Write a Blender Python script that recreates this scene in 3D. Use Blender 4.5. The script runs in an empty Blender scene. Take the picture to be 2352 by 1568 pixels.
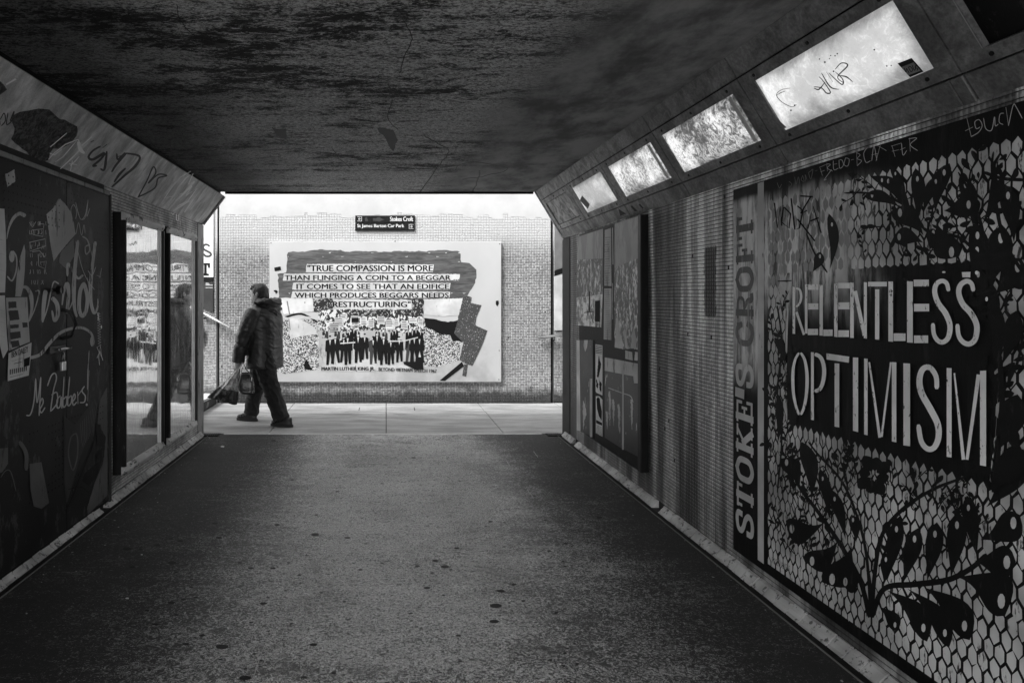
import bpy, bmesh, math, random
import numpy as np
from mathutils import Vector, noise
from mathutils.geometry import tessellate_polygon
random.seed(7)
S = bpy.context.scene
C = S.collection
# ---------------------------------------------------------------- camera, sky, sun, exposure
F = 1568.0; VX = 887.0; VY = 682.0; CZ = 1.48          # focal length and vanishing point on a 2352 px wide frame
cam = bpy.data.cameras.new('camera'); co = bpy.data.objects.new('camera', cam); C.objects.link(co)
co.location = (0, 0, CZ); co.rotation_euler = (math.pi/2, 0, 0)
cam.sensor_width = 36; cam.lens = 24; cam.shift_x = (1176-VX)/2352; cam.shift_y = (VY-784)/2352
cam.clip_start = .05; cam.clip_end = 1000
S.camera = co
EXPO = 2.0
S.view_settings.view_transform = 'Standard'; S.view_settings.look = 'None'
S.view_settings.exposure = EXPO; S.view_settings.gamma = 1; S.view_settings.use_curve_mapping = False
W = bpy.data.worlds.new('World'); S.world = W; W.use_nodes = True
nt = W.node_tree; nt.nodes.clear()
sky = nt.nodes.new('ShaderNodeTexSky'); sky.sky_type = 'NISHITA'; sky.sun_disc = False
sky.sun_elevation = math.radians(50); sky.sun_rotation = math.radians(232)
bw = nt.nodes.new('ShaderNodeRGBToBW'); bg = nt.nodes.new('ShaderNodeBackground'); wo = nt.nodes.new('ShaderNodeOutputWorld')
nt.links.new(sky.outputs[0], bw.inputs[0]); nt.links.new(bw.outputs[0], bg.inputs[0]); nt.links.new(bg.outputs[0], wo.inputs[0])
bg.inputs[1].default_value = 0.15
sl = bpy.data.lights.new('sun', 'SUN'); sl.energy = 1.3; sl.angle = math.radians(20); sl.color = (1, 1, 1)
so = bpy.data.objects.new('sun', sl); C.objects.link(so)
_d = Vector((math.sin(math.radians(232))*math.cos(math.radians(50)), math.cos(math.radians(232))*math.cos(math.radians(50)), math.sin(math.radians(50))))
so.rotation_euler = _d.to_track_quat('Z', 'Y').to_euler(); so.location = (0, 8, 12)
S.cycles.max_bounces = 10; S.cycles.diffuse_bounces = 6

# ---------------------------------------------------------------- dimensions
XL, XR, ZC = -1.99, 1.92, 2.62            # tunnel walls and ceiling
YP = 7.41                                 # the tunnel mouth
YB = 9.55                                 # tiled wall beyond
YN = -0.9                                 # unseen tunnel end, set close behind the camera to let light in
LT, LB = (-1.76, 2.575), (-1.99, 2.27)    # left splay, top and bottom (X, Z)
RT, RB = (1.61, 2.62), (1.92, 2.11)       # right splay

# ---------------------------------------------------------------- object helpers
ORG = {}
def tag(o, label=None, cat=None, group=None, kind=None):
    if label: o['label'] = label
    if cat: o['category'] = cat
    if group: o['group'] = group
    if kind: o['kind'] = kind
    return o
def empty(name, loc, label, cat, group=None):
    o = bpy.data.objects.new(name, None); C.objects.link(o); o.location = loc; o.empty_display_size = .1
    ORG[o] = Vector(loc); return tag(o, label, cat, group)
def link(name, me, org, mat=None, parent=None):
    o = bpy.data.objects.new(name, me); C.objects.link(o)
    org = Vector(org); ORG[o] = org
    if parent: o.parent = parent; o.location = org - ORG[parent]
    else: o.location = org
    if mat and not me.materials: me.materials.append(mat)
    return o
def mk(name, V, Fc, mat, parent=None, smooth=False, kind=None, org=None):
    V = np.asarray(V, dtype=float).reshape(-1, 3)
    if org is None:
        lo, hi = V.min(0), V.max(0); org = ((lo[0]+hi[0])/2, (lo[1]+hi[1])/2, lo[2])
    V = V - np.array(org)
    me = bpy.data.meshes.new(name)
    if isinstance(Fc, np.ndarray):
        k = Fc.shape[1]; n = len(Fc)
        me.vertices.add(len(V)); me.vertices.foreach_set('co', V.ravel())
        me.loops.add(n*k); me.loops.foreach_set('vertex_index', Fc.ravel().astype(np.int32))
        me.polygons.add(n); me.polygons.foreach_set('loop_start', np.arange(0, n*k, k, dtype=np.int32))
        me.update(calc_edges=True); me.validate()
    else:
        me.from_pydata([tuple(v) for v in V], [], Fc)
    if smooth:
        me.polygons.foreach_set('use_smooth', [True]*len(me.polygons))
    o = link(name, me, org, mat, parent)
    if kind: o['kind'] = kind
    return o
class MB:
    def __init__(s): s.v = []; s.f = []
    def add(s, V, Fc):
        b = len(s.v); s.v += [tuple(v) for v in V]; s.f += [tuple(b+i for i in f) for f in Fc]; return s
    def box(s, x0, x1, y0, y1, z0, z1):
        V = [(x, y, z) for z in (z0, z1) for y in (y0, y1) for x in (x0, x1)]
        return s.add(V, [(0, 2, 3, 1), (4, 5, 7, 6), (0, 1, 5, 4), (2, 6, 7, 3), (0, 4, 6, 2), (1, 3, 7, 5)])
    def bev(s, x0, x1, y0, y1, z0, z1, b=.004):
        lo = Vector((x0, y0, z0)); hi = Vector((x1, y1, z1)); bm = bmesh.new(); bmesh.ops.create_cube(bm, size=1)
        for v in bm.verts: v.co = Vector([(lo[i]+hi[i])/2 + v.co[i]*(hi[i]-lo[i]) for i in range(3)])
        bmesh.ops.bevel(bm, geom=list(bm.edges), offset=b, segments=2, affect='EDGES', profile=.6)
        bm.verts.index_update(); s.add([v.co for v in bm.verts], [[v.index for v in f.verts] for f in bm.faces]); bm.free(); return s
    def prism(s, prof, p0, p1, fmap):
        """profile (a,b) swept from p0 to p1: fmap(a,b,t)->xyz"""
        n = len(prof); V = [fmap(a, b, p0) for a, b in prof]+[fmap(a, b, p1) for a, b in prof]
        Fc = [(i, (i+1) % n, n+(i+1) % n, n+i) for i in range(n)]+[tuple(range(n)), tuple(range(2*n-1, n-1, -1))]
        return s.add(V, Fc)
    def tube(s, pts, r, n=10, caps=True):
        P = [Vector(p) for p in pts]; R_ = r if isinstance(r, (list, tuple)) else [r]*len(P); V = []; Fc = []
        up = Vector((0, 0, 1))
        for i, p in enumerate(P):
            t = (P[min(i+1, len(P)-1)]-P[max(i-1, 0)]).normalized()
            a = t.cross(up if abs(t.dot(up)) < .95 else Vector((1, 0, 0))).normalized(); b = t.cross(a)
            for k in range(n):
                th = 2*math.pi*k/n; V.append(p+(a*math.cos(th)+b*math.sin(th))*R_[i])
        for i in range(len(P)-1):
            for k in range(n): Fc.append((i*n+k, i*n+(k+1) % n, (i+1)*n+(k+1) % n, (i+1)*n+k))
        if caps: Fc += [tuple(range(n)), tuple((len(P)-1)*n+k for k in range(n-1, -1, -1))]
        return s.add(V, Fc)
    def build(s, name, mat, parent=None, smooth=False, kind=None, org=None): return mk(name, s.v, s.f, mat, parent, smooth, kind, org)

# ---------------------------------------------------------------- planes: (a,b,offset) -> world ; pixel -> (a,b)
def _n(t, b, s):
    d = Vector((b[0]-t[0], 0, b[1]-t[1])); n = Vector((-d.z, 0, d.x)).normalized()
    return n if n.x*s > 0 else -n
nL = _n(LT, LB, 1); nR = _n(RT, RB, -1)
class Plane: pass
def wallX(X, s):
    p = Plane(); p.m = lambda a, b, o: (X+s*o, a, b)
    def q(x, y):
        Y = F*X/(x-VX); return (Y, CZ+(VY-y)*Y/F)
    p.q = q; return p
def wallY(Y):
    p = Plane(); p.m = lambda a, b, o: (a, Y-o, b)
    p.q = lambda x, y: ((x-VX)*Y/F, CZ+(VY-y)*Y/F); return p
def flatZ(Z, s):
    p = Plane(); p.m = lambda a, b, o: (a, b, Z+s*o)
    def q(x, y):
        Y = (Z-CZ)*F/(VY-y); return ((x-VX)*Y/F, Y)
    p.q = q; return p
def splay(T, B, n):
    p = Plane(); dx, dz = B[0]-T[0], B[1]-T[1]
    p.m = lambda a, b, o: (T[0]+dx*b+n.x*o, a, T[1]+dz*b+n.z*o)
    def q(x, y):
        ex, ez = (x-VX)/F, (VY-y)/F
        Y = (n.x*T[0]+n.z*(T[1]-CZ))/(n.x*ex+n.z*ez)
        return (Y, (CZ+ez*Y-T[1])/dz)
    p.q = q; return p
PL = wallX(XL, 1); PR = wallX(XR, -1); PB = wallY(YB); PF = flatZ(0, 1); PC = flatZ(ZC, -1)
PSL = splay(LT, LB, nL); PSR = splay(RT, RB, nR)
def Z(k, ox, oy):                      # coordinates read on an enlarged crop of the photograph
    return lambda p: ((ox+p[0]/k)*.9408, (oy+p[1]/k)*.9408)
Z1 = Z(2.8, 1700, 200); Z2 = Z(2.8, 1700, 640); Z3 = Z(2.765, 1700, 1100); Z4 = Z(1.928, 1280, 0)
ZA = Z(3.484, 0, 500); ZB = Z(2.4125, 0, 800); ZS = Z(3.267, 0, 80); ZP = Z(3.136, 640, 460); ZK = Z(4.48, 1350, 520); ZQ = Z(4.48, 1350, 830)
ZLB = Z(3.267, 1780, 0)
ID = lambda p: p
def spl(pts, n=6):
    P = [Vector(p) for p in pts]; out = []
    for i in range(len(P)-1):
        p0 = P[max(i-1, 0)]; p1 = P[i]; p2 = P[i+1]; p3 = P[min(i+2, len(P)-1)]
        for k in range(n):
            t = k/n; out.append(.5*((2*p1)+(-p0+p2)*t+(2*p0-5*p1+4*p2-p3)*t*t+(-p0+3*p1-3*p2+p3)*t**3))
    out.append(P[-1]); return [tuple(p) for p in out]
class Flat:
    """paint or print lying on a plane, built as thin real geometry"""
    def __init__(s, pl, off=.0006, conv=None, native=False):
        s.pl = pl; s.o = off; s.c = conv or ID; s.nat = native; s.v = []; s.f = []; s.cut = [0]; s.hold = False
    def G(s): s.cut.append(len(s.f)); s.hold = True; return s
    def mark(s):
        if not s.hold and s.cut[-1] != len(s.f): s.cut.append(len(s.f))
    def P(s, p, o): 
        a, b = p if s.nat else s.pl.q(*s.c(p)); return s.pl.m(a, b, o)
    def poly(s, pts, jag=0, step=6e-6):
        s.mark()
        if jag:
            q = []
            for i in range(len(pts)):
                a = Vector(pts[i]); b = Vector(pts[(i+1) % len(pts)]); n = max(1, int((b-a).length/(jag*4)))
                for k in range(n):
                    p = a.lerp(b, k/n); q.append((p.x+random.uniform(-jag, jag), p.y+random.uniform(-jag, jag)))
            pts = q
        b = len(s.v); s.v += [s.P(p, s.o) for p in pts]
        if len(pts) <= 4: s.f.append(tuple(range(b, b+len(pts))))
        else:
            for t in tessellate_polygon([[Vector((p[0], p[1], 0)) for p in pts]]): s.f.append(tuple(b+i for i in t))
        s.o += step; return s
    def stroke(s, pts, w, sm=True, taper=None, n=6):
        s.mark()
        if sm and len(pts) > 2: pts = spl(pts, n)
        P = [Vector(p) for p in pts]; N = len(P); b = len(s.v)
        for i, p in enumerate(P):
            t = P[min(i+1, N-1)]-P[max(i-1, 0)]; t = t.normalized() if t.length > 1e-9 else Vector((1, 0))
            nn = Vector((-t.y, t.x)); u = i/(N-1) if N > 1 else 0
            ww = w if not taper else w*(taper[0]+(taper[1]-taper[0])*u if len(taper) == 2 else np.interp(u, [0, .5, 1], taper))
            e = t*(w*.35 if i == N-1 else (-w*.35 if i == 0 else 0))*(1 if not taper else .3)
            for sg in (1, -1):
                k = .55 if (i in (0, N-1) and sm) else 1
                q = p+nn*sg*ww/2*k+e; s.v.append(s.P((q.x, q.y), s.o+i*5e-6))
        for i in range(N-1): s.f.append((b+2*i, b+2*i+1, b+2*i+3, b+2*i+2))
        s.o += 6e-5; return s
    def bar(s, x0, x1, y, h): return s.poly([(x0, y-h/2), (x1, y-h/2), (x1, y+h/2), (x0, y+h/2)])
    def disc(s, x, y, rx, ry=None, n=10):
        ry = ry or rx; return s.poly([(x+rx*math.cos(2*math.pi*k/n), y+ry*math.sin(2*math.pi*k/n)) for k in range(n)])
    def leaf(s, b, t, w, bend=.2, fat=.62):
        B = Vector(b); T = Vector(t); d = T-B; nn = Vector((-d.y, d.x)); N = 12; L = []; R_ = []
        for i in range(N+1):
            u = i/N; c = B+d*u+nn*bend*math.sin(math.pi*u*.9); wd = w/2*(math.sin(math.pi*min(1, u**(math.log(.5)/math.log(fat)))))**.75
            L.append((c.x+nn.normalized().x*wd, c.y+nn.normalized().y*wd)); R_.append((c.x-nn.normalized().x*wd, c.y-nn.normalized().y*wd))
        return s.poly(L[:-1]+R_[::-1][:-1])
    def text(s, st, x0, x1, y0, y1, fit=True, up=-1, rot=None, bold=0, keep=False):
        """glyph outlines fitted into a rectangle given in the surface's own units; y1 is the foot line"""
        s.mark(); me = glyphs(st, 0); V = np.array([v.co[:2] for v in me.vertices]); 
        a, bb = V.min(0), V.max(0); U = (V-a)/(bb-a); b0 = len(s.v)
        d = bold*abs(y1-y0)
        for sh in ((-d, 0, d) if bold else (0,)):
            b0 = len(s.v)
            for u, v in U:
                x = x0+(x1-x0)*u+sh; y = y1+(y0-y1)*v
                if rot: x, y = rot(x, y)
                s.v.append(s.P((x, y), s.o))
            for p in me.polygons: s.f.append(tuple(b0+i for i in p.vertices))
            s.o += 6e-5
        bpy.data.meshes.remove(me); return s
    def build(s, name, mat, parent=None, kind=None, limit=130):
        cuts = sorted(set(s.cut+[len(s.f)])); n = len(cuts)-1
        if kind or n <= 1 or n > limit: return mk(name, s.v, s.f, mat, parent, kind=kind or ('stuff' if n > 1 else None))
        o = None
        for a, b in zip(cuts[:-1], cuts[1:]):
            idx = sorted({i for f in s.f[a:b] for i in f}); mp = {j: k for k, j in enumerate(idx)}
            q = mk(name, [s.v[i] for i in idx], [tuple(mp[i] for i in f) for f in s.f[a:b]], mat, parent); o = o or q
        return o
def glyphs(st, bold=0):
    c = bpy.data.curves.new('t', 'FONT'); c.body = st; c.size = 1; c.offset = bold; c.resolution_u = 3
    o = bpy.data.objects.new('t', c); C.objects.link(o)
    dg = bpy.context.evaluated_depsgraph_get(); me = bpy.data.meshes.new_from_object(o.evaluated_get(dg), depsgraph=dg)
    bpy.data.objects.remove(o); bpy.data.curves.remove(c); return me

# ---------------------------------------------------------------- materials (all grey: the photograph is black and white)
class M:
    def __init__(s, name):
        s.m = bpy.data.materials.new(name); s.m.use_nodes = True; s.t = s.m.node_tree; s.t.nodes.clear()
        s.b = s.t.nodes.new('ShaderNodeBsdfPrincipled'); s.o = s.t.nodes.new('ShaderNodeOutputMaterial')
        s.t.links.new(s.b.outputs[0], s.o.inputs[0]); s.pos = s.t.nodes.new('ShaderNodeNewGeometry').outputs['Position']
    def put(s, sock, v):
        if isinstance(v, (int, float)):
            sock.default_value = v if sock.type == 'VALUE' else ((v, v, v, 1) if sock.type == 'RGBA' else (v, v, v))
        elif isinstance(v, tuple): sock.default_value = v
        else: s.t.links.new(v, sock)
    def math(s, op, a, b=0, c=0, clamp=False):
        n = s.t.nodes.new('ShaderNodeMath'); n.operation = op; n.use_clamp = clamp
        for i, v in enumerate((a, b, c)): s.put(n.inputs[i], v)
        return n.outputs[0]
    def scale(s, v, sc, rot=(0, 0, 0), loc=(0, 0, 0)):
        n = s.t.nodes.new('ShaderNodeMapping'); s.put(n.inputs[0], v); n.inputs[3].default_value = sc; n.inputs[2].default_value = rot; n.inputs[1].default_value = loc
        return n.outputs[0]
    def noise(s, sc=5, det=4, rough=.6, vec=None, st=(1, 1, 1), loc=(0, 0, 0), dist=0):
        n = s.t.nodes.new('ShaderNodeTexNoise'); s.put(n.inputs['Vector'], s.scale(vec or s.pos, st, loc=loc))
        n.inputs['Scale'].default_value = sc; n.inputs['Detail'].default_value = det; n.inputs['Roughness'].default_value = rough; n.inputs['Distortion'].default_value = dist
        return n.outputs[0]
    def voro(s, sc, feat='F1', out='Distance', st=(1, 1, 1), rnd=1):
        n = s.t.nodes.new('ShaderNodeTexVoronoi'); n.feature = feat; s.put(n.inputs['Vector'], s.scale(s.pos, st)); n.inputs['Scale'].default_value = sc; n.inputs['Randomness'].default_value = rnd
        return n.outputs[out]
    def ramp(s, f, a, b, lo=0., hi=1., sm=True):
        n = s.t.nodes.new('ShaderNodeMapRange'); n.interpolation_type = 'SMOOTHSTEP' if sm else 'LINEAR'
        for i, v in enumerate((f, a, b, lo, hi)): s.put(n.inputs[i], v)
        return n.outputs[0]
    def mix(s, f, a, b):
        n = s.t.nodes.new('ShaderNodeMix'); s.put(n.inputs[0], f); s.put(n.inputs[2], a); s.put(n.inputs[3], b); return n.outputs[0]
    def xyz(s):
        n = s.t.nodes.new('ShaderNodeSeparateXYZ'); s.put(n.inputs[0], s.pos); return n.outputs
    def bump(s, h, st=.5, d=.01):
        n = s.t.nodes.new('ShaderNodeBump'); n.inputs['Strength'].default_value = st; n.inputs['Distance'].default_value = d; s.put(n.inputs['Height'], h); s.t.links.new(n.outputs[0], s.b.inputs['Normal'])
        return s
    def done(s, col, rough=.6, metal=0, spec=None, emit=None, es=1):
        s.put(s.b.inputs['Base Color'], col); s.put(s.b.inputs['Roughness'], rough); s.put(s.b.inputs['Metallic'], metal)
        if spec is not None: s.b.inputs['Specular IOR Level'].default_value = spec
        if emit is not None: s.put(s.b.inputs['Emission Color'], emit); s.b.inputs['Emission Strength'].default_value = es
        return s.m
def paint(name, v, under=None, wear=.35, rough=.6, sc=30, st=(1, 1, .25), var=.25, spec=.18):
    m = M(name); big = m.noise(3, 3); col = m.mix(m.ramp(big, .3, .7), v*(1-var), v*(1+var*.5))
    if under is not None:
        f = m.noise(sc, 5, .7, st=st); col = m.mix(m.ramp(f, 1-wear-.03, 1-wear+.05), col, under)
    m.bump(m.noise(90, 3), .15, .003); return m.done(col, rough, spec=spec)

def m_ceiling():
    m = M('board marked concrete'); x, y, z = m.xyz()
    big = m.noise(.9, 4, .6, st=(.8, 1.2, 1), loc=(3.1, 1.7, 0), dist=.5); board = m.noise(1, 3, .6, st=(.25, 5.5, 1), dist=.25); mid = m.noise(6, 5, .7, st=(.6, 1.3, 1), dist=.8)
    fine = m.noise(30, 7, .8, st=(.55, 1.25, 1), dist=1.6); pit = m.noise(75, 4, .75, st=(.7, 1.2, 1), dist=1)
    dens = m.math('ADD', m.math('MULTIPLY', m.math('SUBTRACT', big, .5), .55), m.math('ADD', m.math('MULTIPLY', m.math('SUBTRACT', board, .5), .45), m.math('MULTIPLY', m.math('SUBTRACT', mid, .5), .7)))
    f = m.ramp(m.math('ADD', fine, dens), .42, .49); low = m.ramp(m.math('ADD', big, m.math('MULTIPLY', mid, .4)), .5, .85, .03, .16)
    col = m.mix(f, low, .95); col = m.math('MULTIPLY', col, m.ramp(pit, .42, .54, .18, 1))
    ring = m.ramp(m.math('ADD', x, m.math('MULTIPLY', big, .9)), -1.0, -.2, .2, 1); col = m.math('MULTIPLY', col, ring)      # light falloff painted in: left side darkened in the colour
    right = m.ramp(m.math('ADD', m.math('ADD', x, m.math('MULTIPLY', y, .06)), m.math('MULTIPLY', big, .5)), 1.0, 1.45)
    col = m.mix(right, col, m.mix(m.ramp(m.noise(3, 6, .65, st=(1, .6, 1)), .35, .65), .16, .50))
    m.bump(m.math('ADD', fine, m.math('MULTIPLY', pit, .6)), 1, .03)
    return m.done(col, .8, spec=.25)
def m_splay():
    m = M('splay render'); dr = m.noise(9, 6, .65, st=(.7, 1.1, .35), dist=.3); big = m.noise(1.2, 4)
    fine = m.noise(130, 3)
    col = m.mix(m.ramp(dr, .3, .7), .34, .78); col = m.math('MULTIPLY', col, m.ramp(big, .3, .65, .7, 1.15))
    col = m.math('MULTIPLY', col, m.ramp(fine, .3, .6, .85, 1.05))
    m.bump(m.math('ADD', fine, dr), .4, .006); return m.done(col, .75)
def m_clad():
    m = M('cladding panel'); g = m.noise(6, 6, .7, dist=.4); f = m.noise(60, 4, .7)
    y = m.xyz()[1]
    col = m.mix(m.ramp(g, .35, .68), .08, .22); col = m.math('MULTIPLY', col, m.ramp(y, 4.2, 6.2, 1., 2.3))       # paler panels towards the mouth
    col = m.math('MULTIPLY', col, m.ramp(f, .35, .65, .7, 1.15)); m.bump(f, .25, .004); return m.done(col, .55, spec=.4)
def m_tile(name, lo, hi, grime=None, white=None):
    m = M(name); fl = m.t.nodes.new('ShaderNodeVectorMath'); fl.operation = 'FLOOR'
    m.put(fl.inputs[0], m.scale(m.pos, (1/.0224,)*3)); wn = m.t.nodes.new('ShaderNodeTexWhiteNoise'); m.put(wn.inputs[0], fl.outputs[0])
    col = m.mix(wn.outputs[0], lo, hi); z = m.xyz()[2]; y = m.xyz()[1]
    if grime == 'right':
        s1 = m.ramp(m.noise(1, 3, .5, st=(1, 3.5, .3), dist=.5), .42, .55, .25, 1.2)
        s2 = m.ramp(m.noise(1, 5, .6, st=(1, 9, .8), loc=(0, 3, 0), dist=.4), .38, .60, .45, 1.1)
        col = m.math('MULTIPLY', m.math('MULTIPLY', col, s1), s2)
        low = m.ramp(m.math('ADD', z, m.math('MULTIPLY', m.noise(2, 4), .6)), .4, 1.6, .4, 1.05); col = m.math('MULTIPLY', col, low)
        wb_ = m.math('MULTIPLY', m.math('SUBTRACT', m.noise(22, 4, .7), .5), .06)                     # burnt patch where a fitting once was
        dy = m.math('ADD', m.math('ABSOLUTE', m.math('SUBTRACT', y, 4.045)), wb_); dz = m.math('ADD', m.math('ABSOLUTE', m.math('SUBTRACT', z, 1.57)), wb_)
        col = m.math('MULTIPLY', col, m.ramp(m.math('MULTIPLY', m.ramp(dy, .085, .06), m.ramp(dz, .225, .19)), 0, 1, 1, .1))
    elif grime == 'back':
        s1 = m.ramp(m.noise(1.3, 5, .6), .35, .62, .78, 1.08)
        d = m.ramp(m.math('ADD', z, m.math('MULTIPLY', m.noise(8, 5), .25)), .22, .36, .12, 1); col = m.math('MULTIPLY', m.math('MULTIPLY', col, s1), d)
    else: col = m.math('MULTIPLY', col, m.ramp(m.noise(4, 5, .6), .35, .62, .4, 1.05))
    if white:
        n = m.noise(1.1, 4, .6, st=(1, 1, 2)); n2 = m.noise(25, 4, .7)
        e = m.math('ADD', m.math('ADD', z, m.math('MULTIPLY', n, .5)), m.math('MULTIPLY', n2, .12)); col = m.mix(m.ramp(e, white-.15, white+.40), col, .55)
    m.bump(m.noise(60, 2), .2, .002)
    return m.done(col, .35 if grime != 'back' else .55, spec=.5)
def m_grout(v=.05, white=None):
    m = M('grout'); col = m.mix(m.noise(10, 3), v*.5, v*1.6)
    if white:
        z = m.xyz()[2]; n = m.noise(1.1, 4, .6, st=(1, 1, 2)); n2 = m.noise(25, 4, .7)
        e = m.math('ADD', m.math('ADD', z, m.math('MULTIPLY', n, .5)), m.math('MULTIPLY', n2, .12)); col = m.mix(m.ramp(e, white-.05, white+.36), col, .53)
    return m.done(col, .9)
def m_floor():
    m = M('worn asphalt floor'); x, y, z = m.xyz()
    a = m.noise(40, 5, .78, dist=1.8, st=(1, 1.15, 1)); b = m.noise(130, 3, .75, dist=1.5); big = m.noise(1.1, 5, .62, st=(1, .8, 1), dist=.4); st = m.noise(4, 6, .7, st=(.5, 1.8, 1), dist=.6)
    lane = m.ramp(m.math('ABSOLUTE', m.math('ADD', x, m.math('SUBTRACT', .15, m.math('MULTIPLY', big, .5)))), .2, 1.75, .075, -.13)       # worn middle; its brightness and the dark edges are light falloff put into colour
    dens = m.math('ADD', lane, m.math('ADD', m.math('MULTIPLY', m.math('SUBTRACT', big, .5), .35), m.math('MULTIPLY', m.math('SUBTRACT', st, .5), .35)))
    f = m.ramp(m.math('ADD', m.math('ADD', m.math('MULTIPLY', m.math('SUBTRACT', a, .5), 1.7), .5), dens), .47, .60); col = m.mix(f, .035, .97); col = m.math('MULTIPLY', col, m.ramp(b, .42, .53, .2, 1)); col = m.math('MULTIPLY', col, m.ramp(lane, -.15, .05, .2, 1))
    m.bump(m.math('ADD', a, m.math('MULTIPLY', b, .5)), .38, .008); return m.done(col, m.ramp(lane, -.1, .04, .7, .27), spec=.75)
def m_slab():
    m = M('paving slab'); g = m.noise(4, 6, .65, st=(.4, 1.5, 1), dist=.3); f = m.noise(90, 4, .7)
    col = m.math('MULTIPLY', m.mix(m.ramp(g, .35, .65), .30, .50), m.ramp(f, .3, .65, .82, 1.08))
    m.bump(f, .3, .004); return m.done(col, .6)
def m_glass_case():
    m = M('scratched acrylic'); m.t.nodes.remove(m.b)
    gl = m.t.nodes.new('ShaderNodeBsdfGlossy'); df = m.t.nodes.new('ShaderNodeBsdfDiffuse'); mx = m.t.nodes.new('ShaderNodeMixShader')
    h = m.noise(1, 2, .4, st=(0, 2.2, 3.5)); bp = m.t.nodes.new('ShaderNodeBump'); bp.inputs['Strength'].default_value = .12; bp.inputs['Distance'].default_value = .02; m.put(bp.inputs['Height'], h)
    m.t.links.new(bp.outputs[0], gl.inputs['Normal']); sc = m.noise(14, 6, .7, st=(1, 3, .5))
    m.put(gl.inputs['Roughness'], m.ramp(sc, .42, .72, .02, .13)); m.put(gl.inputs['Color'], .98)
    m.put(df.inputs['Color'], m.mix(m.ramp(m.noise(5, 5, .6, st=(1, 3, .6)), .4, .6), .45, .9))
    m.put(mx.inputs[0], m.ramp(sc, .4, .8, .90, .6)); m.t.links.new(df.outputs[0], mx.inputs[1]); m.t.links.new(gl.outputs[0], mx.inputs[2]); m.t.links.new(mx.outputs[0], m.o.inputs[0]); return m.m
LIT = .25
def m_diff(name, k, scr, seed, y0=0, y1=1):
    m = M(name); a = m.noise(26, 7, .75, st=(1, 1, 1), loc=(seed, 0, 0), dist=1.3); b = m.noise(3.2, 5, .6, loc=(0, seed, 0)); c = m.noise(80, 3, .6, loc=(seed, seed, 0), dist=1.5)
    e = m.ramp(m.math('ADD', a, m.math('MULTIPLY', m.math('SUBTRACT', b, .5), .5)), .38+.1*(1-scr), .58, 1-.88*scr, 1)
    e = m.math('MULTIPLY', e, m.ramp(c, .35, .5, 1-.35*scr, 1)); e = m.math('MULTIPLY', e, m.ramp(b, .3, .7, .72, 1.1))
    _, y, z = m.xyz(); ed = m.math('MINIMUM', m.math('MINIMUM', m.math('SUBTRACT', y, y0), m.math('SUBTRACT', y1, y)), m.math('MINIMUM', m.math('SUBTRACT', z, 2.247), m.math('SUBTRACT', 2.473, z)))
    e = m.math('MULTIPLY', e, m.ramp(m.math('ADD', ed, m.math('MULTIPLY', m.math('SUBTRACT', m.noise(5, 5, .7, loc=(seed, 3, 0)), .5), .16)), -.01, .06, .42, 1))        # darker round the edge of the cover
    m.bump(m.math('ADD', a, c), .3, .004)
    return m.done(m.math('MULTIPLY', e, .5), .35, emit=m.math('MULTIPLY', e, k*LIT))
mats = dict(
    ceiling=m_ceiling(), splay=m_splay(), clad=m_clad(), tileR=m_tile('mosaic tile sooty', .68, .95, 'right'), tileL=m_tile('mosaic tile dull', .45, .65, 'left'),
    tileB=m_tile('mosaic tile pale', .24, .50, 'back', 2.36), grout=m_grout(.04), groutB=m_grout(.085, 2.36), floor=m_floor(), slab=m_slab(), glass=m_glass_case(),
    black=paint('black paint', .008, .03, .38, .55), dark=paint('dark grey paint', .05, .02, .35), mid=paint('mid grey paint', .2, .08, .33), pale=paint('pale grey paint', .6, .1, .34),
    white=paint('white paint', .66, .3, .26), spray=paint('white spray paint', .92, .05, .38, sc=55, st=(1, 1, .5)), frame=paint('dark stained frame', .022, .09, .33, .42, sc=22, st=(1, .3, .3)),
    lace=paint('grey lace paint', .62, .05, .39, sc=34, st=(1, 1, .3), var=.5), dim=paint('dim grey paint', .13, .05, .4), lace2=paint('faded lace paint', .32, .42, .46, sc=26, st=(1, 1, .2)),
    door=paint('sooty painted board', .016, .06, .42, .5, sc=9, st=(1, 1, .5)), script=paint('faded script paint', .5, .05, .42, sc=28), scrawl=paint('white marker', .95, .6, .3, sc=80), marker=paint('black marker', .03, .2, .3, sc=60),
    paper=paint('weathered paper', .72, .35, .38, .8, sc=12), paper2=paint('grey paper', .55, .2, .4, .8, sc=14), print=paint('printing ink', .008, .1, .3, .8, sc=60),
    collage=paint('wheat pasted paper', .075, .16, .44, .75, sc=16, st=(.4, 1, 2.5)), metal=None, cove=paint('worn cove tile', .55, .12, .42, .4, sc=22, st=(1, 1, 1), var=.45), concrete=paint('plain concrete', .24, .12, .42, .8, sc=9), trim=paint('edge trim', .3, .1, .42, .6, sc=20),
)
mm = M('brushed metal'); mats['metal'] = mm.done(mm.mix(mm.noise(20, 3), .4, .6), .35, 1)
mm = M('pale edge highlight'); mats['zinc'] = mm.done(mm.mix(mm.noise(20, 3), .6, .8), .5, .6)
mats['dmetal'] = (lambda q: q.done(q.mix(q.noise(20, 3), .02, .06), .4, .6))(M('black iron'))
def lab(o, t): o['label'] = t; return o
# ================================================================ THE SETTING
def struct(o): o['kind'] = 'structure'; return o
XW = 6.0
struct(MB().box(-90, 90, -60, 120, -.5, -.30).build('ground', mats['concrete']))
floor = struct(MB().box(XL-.02, XR+.02, YN, YP-.035, -.12, 0).build('floor', mats['floor']))
pave = struct(MB().box(-XW, XW, YP+.005, YB+.05, -.29, -.045).build('pavement', mats['dark']))
struct(MB().box(-7, 7, -9, YN-.005, -.29, -.02).build('pavement', mats['slab']))  # unseen unroofed paving, added to bounce light up to the ceiling
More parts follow.
